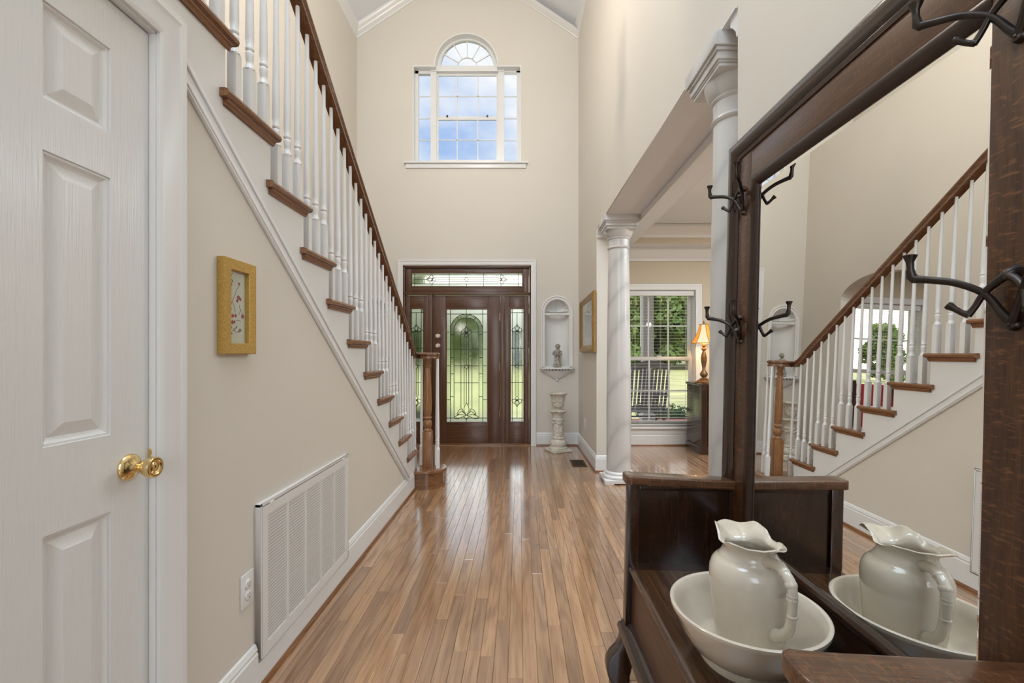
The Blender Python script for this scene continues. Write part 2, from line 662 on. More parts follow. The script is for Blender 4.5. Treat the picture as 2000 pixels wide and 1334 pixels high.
MT['oak_z'] = wood('oak_post_z', (0.22, 0.095, 0.032), (0.34, 0.155, 0.055), (0.43, 0.21, 0.085), 'Z', 40, 2.0, 0.28, 0.3)
MT['rail'] = wood('oak_handrail', (0.105, 0.044, 0.02), (0.175, 0.076, 0.034), (0.24, 0.108, 0.05), 'Y', 40, 2.0, 0.22, 0.35)
MT['mahog_z'] = wood('mahogany_z', (0.07, 0.026, 0.011), (0.115, 0.045, 0.018), (0.16, 0.068, 0.028), 'Z', 45, 2.0, 0.3, 0.2)
MT['mahog_x'] = wood('mahogany_x', (0.07, 0.026, 0.011), (0.115, 0.045, 0.018), (0.16, 0.068, 0.028), 'X', 45, 2.0, 0.3, 0.2)
MT['dark_gap'] = paint('dark_seal', (0.02, 0.016, 0.013), 0.7)
DK = ((0.014, 0.006, 0.0035), (0.032, 0.013, 0.0065), (0.055, 0.023, 0.011))
MT['dk_x'] = wood('dark_oak_x', *DK, 'X', 42, 2.2, 0.2, 0.4, None, 0, 0.0)
MT['dk_y'] = wood('dark_oak_y', *DK, 'Y', 42, 2.2, 0.2, 0.4, None, 0, 0.0)
MT['dk_z'] = wood('dark_oak_z', *DK, 'Z', 42, 2.2, 0.2, 0.4, None, 0, 0.12)
MT['dk_stile'] = wood('quartered_oak_stile', (0.04, 0.014, 0.005), (0.07, 0.026, 0.009), (0.115, 0.045, 0.016), 'Z', 46, 3.0, 0.32, 0.12, None, 0, 0.8)
MT['dk_rail'] = wood('quartered_oak_rail', (0.05, 0.02, 0.009), (0.095, 0.038, 0.016), (0.15, 0.062, 0.026), 'Y', 46, 2.4, 0.3, 0.25, None, 0, 0.2)
MT['dk_seat'] = wood('dark_oak_seat', (0.032, 0.014, 0.006), (0.085, 0.038, 0.016), (0.15, 0.068, 0.028), 'Y', 42, 2.2, 0.2, 0.4, None, 0, 0.0)
MT['dk_arm'] = wood('oak_arm', (0.055, 0.022, 0.010), (0.11, 0.045, 0.019), (0.17, 0.075, 0.032), 'X', 30, 3.0, 0.24, 0.35, None, 0, 0.25)
MT['apron'] = wood('red_brown_apron', (0.065, 0.026, 0.016), (0.095, 0.04, 0.024), (0.12, 0.052, 0.032), 'Y', 30, 1.5, 0.4, 0.1, None, 0, 0, 0.1)
MT['brass'] = paint('polished_brass', (0.80, 0.61, 0.30), 0.12, 0.03, metal=1.0)
MT['iron'] = paint('oil_rubbed_bronze', (0.055, 0.045, 0.04), 0.34, 0.25, metal=0.85, vscale=25)
MT['china'] = paint('ironstone_china', (0.73, 0.65, 0.53), 0.10, 0.10, coat=0.5, vscale=8)
MT['silver'] = paint('mirror_silver', (0.955, 0.965, 0.95), 0.0, 0.0, metal=1.0)
MT['glass'] = clear_glass('window_glass')
MT['dimglass'] = clear_glass('sky_dimming_glass', (0.70, 0.70, 0.69))  # grey tint added to tone down the bright sky behind the arched window
MT['picglass'] = clear_glass('picture_glass', (0.97, 0.97, 0.97))
MT['artA'] = art_glass('seedy_glass', (0.93, 0.965, 0.945), 130, 0.55, 0.38, 0.12)
MT['artB'] = art_glass('wavy_glass', (0.95, 0.975, 0.945), 16, 0.30, 0.14, 0.15, 0.006, (1, 1, 0.45))
MT['artC'] = art_glass('bevelled_glass', (0.95, 0.98, 0.95), 40, 0.5, 0.02, 0.2, 0.006)
MT['lead'] = paint('lead_came', (0.035, 0.035, 0.035), 0.4, 0.1, metal=0.6)
MT['marble'] = marble('faux_marble')
MT['gold'] = paint('gold_leaf', (0.52, 0.33, 0.09), 0.42, 0.22, 0.35, 500, metal=0.65, vscale=220)
MT['goldframe'] = paint('carved_gilt', (0.42, 0.25, 0.08), 0.38, 0.3, 0.4, 200, metal=0.6, vscale=60)
MT['matboard'] = paint('mat_board', (0.72, 0.70, 0.62), 0.7)
MT['print'] = paint('print_paper', (0.55, 0.55, 0.50), 0.6, 0.25, vscale=14)
MT['paper'] = paint('print_cream', (0.66, 0.66, 0.52), 0.7, 0.03)
MT['flower'] = paint('red_blossom', (0.33, 0.045, 0.06), 0.6, 0.3, vscale=300)
MT['twig'] = paint('twig_ink', (0.10, 0.085, 0.06), 0.7)
MT['plaster'] = paint('plaster_white', (0.84, 0.83, 0.80), 0.5, 0.03)
MT['antique'] = paint('antique_white', (0.68, 0.63, 0.53), 0.55, 0.22, 0.5, 90, vscale=30)
MT['stone'] = paint('weathered_stone', (0.38, 0.35, 0.29), 0.8, 0.65, 0.8, 150, vscale=70)
MT['metalwhite'] = paint('white_enamel', (0.78, 0.765, 0.745), 0.35, 0.01)
MT['black'] = paint('duct_black', (0.015, 0.014, 0.013), 0.8)
MT['register'] = paint('bronze_register', (0.10, 0.06, 0.03), 0.4, 0.1, metal=0.5)
MT['plastic'] = paint('white_plastic', (0.80, 0.79, 0.77), 0.3, 0.0)
MT['blind'] = paint('blind_vinyl', (0.78, 0.77, 0.74), 0.4, 0.01)
MT['cord'] = paint('white_cord', (0.75, 0.74, 0.70), 0.7, 0.0)
MT['cab'] = wood('cabinet_walnut', (0.022, 0.010, 0.006), (0.045, 0.018, 0.010), (0.07, 0.03, 0.015), 'Z', 30, 2, 0.22, 0.4)
MT['bronze'] = paint('antique_bronze', (0.22, 0.13, 0.055), 0.4, 0.3, 0.3, 120, metal=0.6, vscale=50)
MT['red'] = paint('red_upholstery', (0.30, 0.012, 0.018), 0.8, 0.1)
MT['bulb'] = emit('warm_bulb', (1.0, 0.72, 0.36), 14.0)
MT['rocker'] = paint('grey_painted_wood', (0.115, 0.11, 0.125), 0.6, 0.1)
MT['porch'] = paint('porch_concrete', (0.36, 0.34, 0.37), 0.8, 0.1, vscale=6)
MT['brick'] = paint('red_brick', (0.33, 0.09, 0.06), 0.85, 0.25, vscale=15)
MT['lawn'] = paint('lawn_grass', (0.37, 0.37, 0.155), 0.9, 0.22, vscale=0.6)
MT['leafA'] = leaf_mat('oak_leaves', (0.06, 0.12, 0.03), (0.19, 0.27, 0.06), 0.35)
MT['leafB'] = leaf_mat('shrub_leaves', (0.03, 0.085, 0.02), (0.10, 0.19, 0.035), 3.0)
MT['bark'] = paint('bark', (0.10, 0.075, 0.055), 0.9, 0.3, vscale=5)

# ================================================================== THE SETTING
XL = -0.96      # wall under the stairs
XW = -2.18      # tall left wall of the hall
XR0 = 0.787     # right wall of the hall at the front corner; it runs very slightly askew
SK = 0.0075
def xr(y): return XR0 + SK * (6.093 - y)
XR = 0.80
XR2 = 1.125
YF = 6.093      # inner face of the front wall
YN, YFE = 1.71, 4.72   # near and far ends of the colonnade opening
ZH = 2.53      # underside of the beam over the columns
ZS = 5.44       # springing of the crown
SL = 0.667
KF = YF / F


def fx(u): return (u - 1015) * KF
def fz(v): return H - (v - 692) * KF


def structure(o, **k):
    return tag(o, kind='structure', **k)


# ---- floor: sub-floor, loose boards as parts
floor = structure(MB().box(-5.2, 5.0, -4.2, YF + 0.02, -0.12, -0.012).build('floor', MT['dark_gap'], smooth=False))
PW = 0.0572
plank_mesh = {}


def plank_bm(L):
    m = MB()
    g = 0.0004
    c = 0.0012
    x0, x1, y0, y1 = g, PW - g, g, L - g
    m.add([(x0, y0, -0.012), (x1, y0, -0.012), (x1, y1, -0.012), (x0, y1, -0.012),
           (x0, y0, -c), (x1, y0, -c), (x1, y1, -c), (x0, y1, -c),
           (x0 + c, y0 + c, 0), (x1 - c, y0 + c, 0), (x1 - c, y1 - c, 0), (x0 + c, y1 - c, 0)],
          [(0, 1, 5, 4), (1, 2, 6, 5), (2, 3, 7, 6), (3, 0, 4, 7), (4, 5, 9, 8), (5, 6, 10, 9), (6, 7, 11, 10), (7, 4, 8, 11), (8, 9, 10, 11)])
    return m


rnd = random.Random(11)
LEN = [0.4, 0.6, 0.8, 1.0, 1.2, 1.4, 1.7, 2.0]
boards = []
nx0 = int(-5.0 / PW) - 1
for i in range(nx0, int(4.8 / PW) + 1):
    x = i * PW + 0.012
    y = -4.1 - rnd.random() * 1.0
    while y < YF:
        Ln = rnd.choice(LEN)
        ln = min(Ln, YF - y)
        if ln > 0.02:
            boards.append((x, y, ln, Ln))
        y += Ln
vis, far = [], []
for (x, y, ln, Ln) in boards:
    xc, yc = x + PW / 2, y + ln / 2
    inhall = -0.98 < xc < XR and y + ln > 1.62 and not (xc > 0.36 and y + ln < 1.9)
    entry = xc < -0.98 and xc > -1.75 and y > 4.3
    side = XR <= xc < 2.3 and y + ln > 3.9 and xc / (y + ln) < 0.43
    (vis if (inhall or entry or side) else far).append((x, y, ln, Ln))
vis.sort(key=lambda b: b[1])
far += vis[292:]
vis = vis[:292]
for (x, y, ln, Ln) in vis:
    key = round(ln, 3)
    if key not in plank_mesh:
        o = plank_bm(ln).build('plank', MT['floor'], None, smooth=False)
        plank_mesh[key] = o.data
        o.parent = floor
    else:
        o = bpy.data.objects.new('plank', plank_mesh[key])
        link(o, floor)
    o.location = (x, y, 0)
mf = MB()
tones = []
for (x, y, ln, Ln) in far:
    pb = plank_bm(ln)
    mf.add([(p[0] + x, p[1] + y, p[2]) for p in pb.v], pb.f)
    tones += [rnd.random()] * len(pb.f)
me = bpy.data.meshes.new('distant_planks')
me.from_pydata(mf.v, [], mf.f)
at = me.attributes.new('tone', 'FLOAT', 'FACE')
at.data.foreach_set('value', tones)
me.materials.append(MT['floor_far'])
tag(link(bpy.data.objects.new('distant_planks', me), floor), kind='stuff')

# ---- stairs geometry numbers
RUN, RISE = 0.2664, 0.1914
Z2 = 0.3465
def tz(n): return 0.165 if n == 1 else Z2 + RISE * (n - 2)
def rY(n): return 4.14 - RUN * (n - 2)
NST = 15
def diag(Y): return 2.065 - 0.7185 * (Y - 1.28)

# ---- left wall below the stairs, with the closet door opening
zc = tz(NST) - 0.04
dy0, dy1, dz1 = 0.574, 1.20, 2.066
yt = 1.28 + (2.065 - zc) / 0.7185
m = holes_mesh([(-4.0, 0), (4.08, 0), (4.08, 0.10), (1.28 + (2.065 - 0.10) / 0.7185, 0.10), (yt, zc), (-4.0, zc)],
               [[(dy0, 0.001), (dy1, 0.001), (dy1, dz1), (dy0, dz1)]], lambda p, a: (a, p[0], p[1]), XL - 0.12, XL)
structure(m.build('wall_left', MT['wall'], smooth=False))

# ---- tall left wall with the arched opening
ay0, ay1, asp, atop = 4.26, 5.38, 1.99, 2.23
arch_l = [(ay0, 0.001), (ay1, 0.001)] + [( (ay0 + ay1) / 2 + (ay1 - ay0) / 2 * cos(t), asp + (atop - asp) * sin(t)) for t in [pi * i / 20 for i in range(21)]]
m = holes_mesh([(-4.0, 0), (YF, 0), (YF, ZS + 0.25), (-4.0, ZS + 0.25)], [arch_l], lambda p, a: (a, p[0], p[1]), XW - 0.16, XW)
structure(m.build('wall_left_upper', MT['wall'], smooth=False))

# ---- right wall with the colonnade opening
m = MB().prism([(-4.0, 0), (YN, 0), (YN, ZH), (YFE, ZH), (YFE, 0), (YF, 0), (YF, ZS + 0.25), (-4.0, ZS + 0.25)], 'x', 0, XR2)
m.v = [(xr(p[1]) if p[0] < 0.5 else p[0], p[1], p[2]) for p in m.v]
structure(m.build('wall_right', MT['wall'], smooth=False))

# ---- front wall
PALC, PALR, PALZ = -0.716, 0.428, 5.095
pal = [(-1.4325, 3.79), (0.0206, 3.79), (0.0206, 5.086), (PALC + PALR, 5.086)] + arc(PALC, PALZ, PALR, 0, pi, 28)[0:] + [(PALC - PALR, 5.086), (-1.4325, 5.086)]
door_hole = [(-1.563, 0.001), (0.151, 0.001), (0.151, 2.406), (-1.563, 2.406)]
WX0, WX1, WZ0, WZ1 = 1.45, 2.35, 0.254, 2.076
win_r = [(WX0, WZ0), (WX1, WZ0), (WX1, WZ1), (WX0, WZ1)]
VX0, VX1 = -3.78, -2.88
win_l = [(VX0, WZ0), (VX1, WZ0), (VX1, WZ1), (VX0, WZ1)]
NZ0, NZS, NR = 1.055, 1.79, 0.165
NXS = (0.5, -1.925)
niche_holes = [[(NX - NR, NZ0), (NX + NR, NZ0)] + arc(NX, NZS, NR, 0, pi, 20) for NX in NXS]
m = holes_mesh([(-5.2, -0.1), (4.9, -0.1), (4.9, 2.95), (1.3, 2.95), (1.3, 7.2), (-2.5, 7.2), (-2.5, 2.95), (-5.2, 2.95)],
               [door_hole, pal, win_r, win_l] + niche_holes, lambda p, a: (p[0], a, p[1]), YF, YF + 0.18)
structure(m.build('wall_front', MT['wall'], smooth=False))

# ---- other walls of the house (side rooms, rear)
structure(MB().box(4.75, 4.9, 0.6, YF, 0, 2.9).build('wall_dining_side', MT['wall_tan'], smooth=False))
structure(MB().box(XR2, 4.9, 0.6, 0.75, 0, 2.9).build('wall_dining_rear', MT['wall_tan'], smooth=False))
structure(MB().box(1.126, 4.75, YF - 0.004, YF - 0.0005, 2.165, 2.62).box(1.126, 1.365, YF - 0.004, YF - 0.0005, 0.1, 2.165).box(2.445, 4.75, YF - 0.004, YF - 0.0005, 0.1, 2.165).build('wall_dining_front', MT['wall_tan'], smooth=False))
structure(MB().box(-5.2, -5.05, 2.4, YF, 0, 2.9).build('wall_parlour_side', MT['wall_tan'], smooth=False))
structure(MB().box(-5.2, XW - 0.16, 2.4, 2.55, 0, 2.9).build('wall_parlour_rear', MT['wall_tan'], smooth=False))
structure(MB().box(-5.05, VX0 - 0.09, YF - 0.004, YF - 0.0005, 0.1, 2.7).box(VX1 + 0.09, XW - 0.161, YF - 0.004, YF - 0.0005, 0.1, 2.7).box(VX0 - 0.09, VX1 + 0.09, YF - 0.004, YF - 0.0005, 2.165, 2.7).build('wall_parlour_front', MT['wall_tan'], smooth=False))
m = holes_mesh([(-5.2, 0), (XR2, 0), (XR2, 7.2), (-5.2, 7.2)], [[(-1.9, 0.6), (0.55, 0.6), (0.55, 4.4), (-1.9, 4.4)]], lambda p, a: (p[0], a, p[1]), -4.15, -4.0)
structure(m.build('wall_rear', MT['wall'], smooth=False))

# ---- ceilings
RX = (XW + XR) / 2
zc0 = ZS + 0.13
zr = zc0 + (XR - RX) * SL
e = 0.5
m = MB().prism([(XW - e, zc0 - e * SL), (RX, zr), (XR + e, zc0 - e * SL), (XR + e, zc0 - e * SL + 0.2), (RX, zr + 0.2), (XW - e, zc0 - e * SL + 0.2)], 'y', -4.15, YF + 0.18)
structure(m.build('ceiling', MT['ceil'], smooth=False))
TX0, TX1, TY0, TY1 = 1.44, 4.3, 1.2, 5.77
m = holes_mesh([(XR2, 0.6), (4.9, 0.6), (4.9, YF), (XR2, YF)], [[(TX0, TY0), (TX1, TY0), (TX1, TY1), (TX0, TY1)]], lambda p, a: (p[0], p[1], a), 2.62, 2.86)
m.box(TX0 - 0.1, TX1 + 0.1, TY0 - 0.1, TY1 + 0.1, 2.861, 2.95)
structure(m.build('ceiling_dining', MT['ceil'], smooth=False))
structure(MB().box(-5.2, XW - 0.16, 2.4, YF, 2.7, 2.9).build('ceiling_parlour', MT['ceil'], smooth=False))
structure(MB().box(XW, XL, -4.0, rY(NST) - 0.0, tz(NST) - 0.03, tz(NST) + 0.14).build('floor_landing', MT['trim'], smooth=False))

# ---- crown mouldings of the vaulted hall
CR = [(0.0, 0.0), (0.012, 0.0), (0.016, 0.022), (0.05, 0.05), (0.058, 0.066), (0.085, 0.09), (0.095, 0.11), (0.095, 0.14), (0.0, 0.14)]


def crown_gable(sgn):
    m = MB()
    x0 = XW if sgn > 0 else XR0
    d = Vector((sgn, SL)).normalized()
    n = Vector((-d.y * sgn, d.x)) * 1.0
    if n.y < 0: n = -n
    a = Vector((x0, ZS)) - d * 0.06
    b = Vector((RX, ZS + abs(RX - x0) * SL)) + d * 0.08
    vs = []
    for p in (a, b):
        for (h, t) in CR:
            q = p + n * (t * 0.80)
            vs.append((q.x, YF - h, q.y))
    k = len(CR)
    m.add(vs, [(i, (i + 1) % k, k + (i + 1) % k, k + i) for i in range(k)] + [tuple(range(k)), tuple(range(k, 2 * k))])
    return m


structure(crown_gable(1).build('trim_1', MT['trim'], angle=20))
structure(crown_gable(-1).build('trim_2', MT['trim'], angle=20))
for nm, x0, s in (('trim_3', XW, 1), ('trim_4', XR0, -1)):
    mm = MB().prism([(x0 + s * h * 0.55, ZS + t * 1.02 + h * 0.3) for (h, t) in CR], 'y', -4.0, YF)
    if s < 0: mm.v = [(p[0] + SK * (YF - p[1]), p[1], p[2]) for p in mm.v]
    structure(mm.build(nm, MT['trim'], angle=20))
# dining-room crown and tray crown
m = MB()
CD = [(0, 0), (0.012, 0), (0.018, 0.03), (0.06, 0.07), (0.075, 0.10), (0.10, 0.125), (0.10, 0.155), (0, 0.155)]
m.prism([(YF - 0.004 - h, 2.465 + t) for h, t in CD], 'x', XR2, 4.75)
m.prism([(XR2 + h, 2.465 + t) for h, t in CD], 'y', 0.75, YF)
structure(m.build('trim_5', MT['trim'], angle=20))
m = MB()
m.prism([(TY1 - h * 0.6, 2.70 + t) for h, t in CD], 'x', TX0, TX1)
m.prism([(TX0 + h * 0.6, 2.70 + t) for h, t in CD], 'y', TY0, TY1)
structure(m.build('trim_6', MT['trim'], angle=20))
structure(MB().box(TX0 - 0.001, TX1, TY1 - 0.004, TY1 + 0.002, 2.621, 2.70).box(TX0 - 0.001, TX0 + 0.004, TY0, TY1, 2.621, 2.70).build('trim_7', MT['wall_tan'], smooth=False))
# capital returns at the two ends of the opening
for nm, ya, yb in (('trim_8', 4.55, 4.63), ('trim_9', 1.65, 1.73)):
    m = MB()
    near = ya > 3
    ye, sg = (YFE, -1) if near else (YN, 1)
    pr = [(0.0, 2.425), (0.02, 2.425), (0.026, 2.45), (0.05, 2.48), (0.07, 2.495), (0.07, ZH - 0.001), (0.0, ZH - 0.001)]
    m.prism([(ye + sg * a, z) for a, z in pr], 'x', xr(ye) + 0.004, XR2 - 0.004)
    structure(m.build(nm, MT['trim'], angle=20))

structure(MB().box(0.813, XR2 - 0.002, YN + 0.005, YFE - 0.005, ZH - 0.004, ZH - 0.0002).build('trim_10', MT['ceil'], smooth=False))

# ---- baseboards
BP = [(0.0, 0.0), (0.014, 0.0), (0.014, 0.135), (0.010, 0.142), (0.012, 0.150), (0.006, 0.168), (0.0, 0.172)]
BSHORT = [(0.0, 0.0), (0.014, 0.0), (0.014, 0.098), (0.0, 0.098)]
SHOE = [(0.0142, 0.0), (0.026, 0.0), (0.025, 0.010), (0.020, 0.017), (0.0142, 0.019)]


def base(name, path, prof=BP, shoe=True):
    o = structure(MB().sweep2(path, prof, pZ(0.0005)).build(name, MT['trim'], angle=20))
    if shoe:
        MB().sweep2(path, SHOE, pZ(0.0005)).build('shoe_moulding', MT['oak_y'], o)
    return o


base('baseboard_left', [(XL, 4.10), (XL, 2.502)])
b2 = structure(MB().sweep2([(XL, 2.502), (XL, 1.648)], BSHORT, pZ(0.0005)).build('baseboard_left_low', MT['trim']))
MB().sweep2([(XL, 2.502), (XL, 1.648)], SHOE, pZ(0.0005)).build('shoe_moulding', MT['oak_y'], b2)
base('baseboard_left_near', [(XL, 1.648), (XL, 1.30)])
base('baseboard_front', [(0.222, YF), (XR0, YF)][::-1])
base('baseboard_right', [(XR2, YFE), (xr(YFE), YFE), (XR0, YF)])
base('baseboard_front_left', [(XW, YF), (-1.632, YF)][::-1])
base('baseboard_upper_left', [(XW, YF), (XW, ay1 + 0.02)])
base('baseboard_dining', [(WX1 + 2.3, YF - 0.004), (XR2, YF - 0.004)])
base('baseboard_parlour', [(XW - 0.16, YF - 0.004), (-5.05, YF - 0.004)])
base('baseboard_right_near', [(xr(YN), YN), (xr(-3.9), -3.9)])

# ---- generic casing profile
CAS = [(0.0, 0.0), (0.0, 0.011), (0.012, 0.016), (0.05, 0.019), (0.062, 0.024), (0.078, 0.024), (0.082, 0.016), (0.082, 0.0)]


def casing_mb(path, plane, w=0.082):
    s = w / 0.082
    return MB().sweep2(path, [(t * s, h) for t, h in CAS], plane)


# ================================================================== CLOSET DOOR (left foreground)
door_2 = structure(empty('door_2', (XL, (dy0 + dy1) / 2, 0), 'white six-panel closet door at the left edge, with brass knob', 'door'))
XD = XL - 0.016
leaf = MB()
dw0, dw1, dzt = dy0 + 0.005, dy1 - 0.004, dz1 - 0.006
py = [dy1 - 0.114, dy1 - 0.114 - 0.155]
mid = (dw0 + dw1) / 2
cols = [(py[1], py[0]), (2 * mid - py[0], 2 * mid - py[1])]
rows = [(0.22, 0.845), (1.028, 1.640), (1.744, 1.948)]
holes = []
for (a, b) in cols:
    for (c, d) in rows:
        holes.append([(a, c), (b, c), (b, d), (a, d)])
leafm = holes_mesh([(dw0, 0.012), (dw1, 0.012), (dw1, dzt), (dw0, dzt)], holes, lambda p, a: (a, p[0], p[1]), XD - 0.034, XD)
leaf_o = leafm.build('door_leaf', MT['door_white'], door_2, smooth=False)
for (a, b) in cols:
    for (c, d) in rows:
        m = MB()
        m.sweep2([(a, c), (b, c), (b, d), (a, d)], [(-0.001, -0.0002), (0.0006, -0.0008), (0.001, -0.004), (0.006, -0.0045), (0.012, -0.010), (0.018, -0.012), (0.018, -0.02), (-0.001, -0.02)], pX(XD, 1), closed=True)
        q = 0.017
        e = 0.045
        m.add([(XD - 0.012, y, z) for y, z in ((a + q, c + q), (b - q, c + q), (b - q, d - q), (a + q, d - q))] +
              [(XD - 0.003, y, z) for y, z in ((a + e, c + e), (b - e, c + e), (b - e, d - e), (a + e, d - e))] +
              [(XD - 0.02, y, z) for y, z in ((a + q, c + q), (b - q, c + q), (b - q, d - q), (a + q, d - q))],
              [(0, 1, 5, 4), (1, 2, 6, 5), (2, 3, 7, 6), (3, 0, 4, 7), (4, 5, 6, 7), (8, 9, 1, 0), (9, 10, 2, 1), (10, 11, 3, 2), (11, 8, 0, 3), (11, 10, 9, 8)])
        m.build('panel', MT['door_white'], leaf_o, smooth=True, angle=12)
m = casing_mb([(dy1 + 0.002, 0.0), (dy1 + 0.002, dz1 + 0.004), (dy0 - 0.002, dz1 + 0.004), (dy0 - 0.002, 0.0)][::-1], pX(XL, 1), 0.083)
m.build('casing', MT['trim'], door_2, angle=20)
MB().box(XL - 0.12, XL + 0.001, dy1 - 0.002, dy1 + 0.003, 0, dz1 + 0.004).box(XL - 0.12, XL + 0.001, dy0 - 0.003, dy0 + 0.002, 0, dz1).box(XL - 0.12, XL + 0.001, dy0, dy1, dz1 - 0.002, dz1 + 0.004).box(XD - 0.05, XD - 0.036, dy1 - 0.02, dy1, 0, dz1).build('jamb', MT['trim'], door_2, smooth=False)
KY, KZ = 1.137, 0.938
prof = [(0.0, 0.0), (0.0335, 0.0), (0.0335, 0.004), (0.030, 0.008), (0.024, 0.012), (0.017, 0.015), (0.013, 0.019), (0.0105, 0.021), (0.0105, 0.028), (0.0125, 0.033), (0.0215, 0.045), (0.026, 0.056), (0.0265, 0.062), (0.025, 0.067), (0.020, 0.069), (0.015, 0.0665), (0.0135, 0.064), (0.009, 0.066), (0.0, 0.0665)]
MB().lathe(prof, XD, KY, KZ, 32, 'x').build('knob', MT['brass'], door_2, angle=50)
MB().box(XD - 0.02, XD + 0.006, dy1 - 0.006, dy1 + 0.008, KZ - 0.032, KZ + 0.034).tube([(XD + 0.006, dy1 + 0.002, KZ - 0.03), (XD + 0.009, dy1 + 0.004, KZ), (XD + 0.006, dy1 + 0.002, KZ + 0.03)], 0.005, 8).build('strike_plate', MT['brass'], door_2)

# ================================================================== PALLADIAN WINDOW
win1 = structure(empty('window_1', (PALC, YF, 3.79), 'arched white transom window high over the front door', 'window'))
YG = YF + 0.115
KG = YG / F
def gx(u): return (u - 1015) * KG
def gz(v): return H - (v - 692) * KG
lin = [(-1.4325, 3.79), (-1.4325, 5.086), (PALC - PALR, 5.086)] + arc(PALC, PALZ, PALR, pi, 0, 28) + [(PALC + PALR, 5.086), (0.0206, 5.086), (0.0206, 3.79)]
MB().sweep2(lin, [(0.0, 0.002), (-0.014, 0.002), (-0.014, -0.155), (0.0, -0.155)], pY(YF, -1)).build('reveal', MT['trim'], win1, angle=30)
MB().box(-1.4325, 0.0206, YF, YF + 0.155, 3.77, 3.792).build('bottom_reveal', MT['trim'], win1)
m = MB()
y0, y1 = YG - 0.025, YG + 0.03
zb, zt = gz(317), gz(140)
m.box(-1.42, gx(818), y0, y1, zb - 0.02, 5.07).box(gx(1009), 0.01, y0, y1, zb - 0.02, 5.07)
m.box(-1.42, gx(843), y0, y1, gz(146), 5.075).box(gx(985), 0.01, y0, y1, gz(144), 5.075)
m.box(gx(842), gx(853.5), y0 - 0.012, y1, zb - 0.02, gz(136)).box(gx(973.5), gx(985), y0 - 0.012, y1, zb - 0.02, gz(136))
m.box(gx(842), gx(985), y0 - 0.02, y1, gz(143), gz(132.5))
m.box(gx(853), gx(973), y0, y1, zb - 0.03, zb + 0.005).box(gx(815), gx(843), y0, y1, zb - 0.03, zb + 0.01).box(gx(985), gx(1013), y0, y1, zb - 0.03, zb + 0.01)
zarc = gz(132.5)
ra = PALR - 0.015
rb = ra - 0.052
oa = arc(PALC, zarc, ra, 0, pi, 32); ib = arc(PALC, zarc, rb, pi, 0, 32)
m.prism(oa + ib, 'y', y0, y1)
m.build('window_frame', MT['trim'], win1)
# sashes of the middle bay
m = MB()
xa, xb = gx(853), gx(973.5)
zm = gz(231)
for (c, d) in ((zb, zm), (zm, gz(143))):
    yo = 0.0 if c == zb else 0.02
    m.box(xa, xa + 0.025, YG - 0.012 + yo, YG + 0.012 + yo, c, d).box(xb - 0.025, xb, YG - 0.012 + yo, YG + 0.012 + yo, c, d)
    m.box(xa, xb, YG - 0.013 + yo, YG + 0.012 + yo, c, c + 0.028).box(xa, xb, YG - 0.013 + yo, YG + 0.012 + yo, d - 0.028, d)
sash = m.build('sash', MT['trim'], win1)
m = MB()
for i in (1, 2):
    x = xa + (xb - xa) * i / 3
    m.box(x - 0.006, x + 0.006, YG - 0.006, YG + 0.006, zb, zm).box(x - 0.006, x + 0.006, YG + 0.014, YG + 0.026, zm, gz(143))
for z in ((zb + zm) / 2, ):
    m.box(xa, xb, YG - 0.006, YG + 0.006, z - 0.006, z + 0.006)
z = (zm + gz(143)) / 2
m.box(xa, xb, YG + 0.014, YG + 0.026, z - 0.006, z + 0.006)
for (sa, sb) in ((gx(816), gx(843)), (gx(985), gx(1011))):
    for i in (1, 2, 3):
        z = zb + (gz(146) - zb) * i / 4
        m.box(sa, sb, YG - 0.006, YG + 0.006, z - 0.006, z + 0.006)
ri = 0.135
for i in range(1, 6):
    t = pi * i / 6
    m.bar((PALC + ri * cos(t), zarc + ri * sin(t)), (PALC + rb * cos(t), zarc + rb * sin(t)), YG - 0.006, YG + 0.006, 0.011)
m.polybar(arc(PALC, zarc, ri, 0, pi, 14), YG - 0.006, YG + 0.006, 0.011)
m.build('muntins', MT['trim'], win1, smooth=False)
for i in range(3):
    for j in range(2):
        for (c, d, yo) in ((zb, zm, 0), (zm, gz(143), 0.02)):
            x0 = xa + (xb - xa) * i / 3; x1 = xa + (xb - xa) * (i + 1) / 3
            MB().box(x0, x1, YG + yo - 0.002, YG + yo + 0.002, c + (d - c) * j / 2, c + (d - c) * (j + 1) / 2).build('pane', MT['dimglass'], win1, smooth=False)
for (sa, sb) in ((gx(816), gx(843)), (gx(985), gx(1011))):
    for i in range(4):
        MB().box(sa, sb, YG - 0.002, YG + 0.002, zb + (gz(146) - zb) * i / 4, zb + (gz(146) - zb) * (i + 1) / 4).build('pane', MT['dimglass'], win1, smooth=False)
for i in range(6):
    t0, t1 = pi * i / 6, pi * (i + 1) / 6
    MB().prism(arc(PALC, zarc, rb + 0.01, t0, t1, 5) + arc(PALC, zarc, ri, t1, t0, 5), 'y', YG - 0.002, YG + 0.002).build('pane', MT['dimglass'], win1, smooth=False)
MB().prism(arc(PALC, zarc, ri, 0, pi, 12), 'y', YG - 0.002, YG + 0.002).build('pane', MT['dimglass'], win1, smooth=False)
MB().box(fx(790), fx(1030.5), YF - 0.045, YF + 0.12, fz(320.5), fz(317)).box(fx(793), fx(1027), YF - 0.02, YF, fz(329), fz(320.5)).build('sill', MT['trim'], win1, bevel=0.004)
for u in (874, 952):
    MB().box(gx(u) - 0.012, gx(u) + 0.012, YG - 0.03, YG - 0.01, zm + 0.012, zm + 0.03).build('sash_lock', MT['iron'], win1, bevel=0.003)

# ================================================================== DOUBLE-HUNG WINDOWS (dining room, parlour)


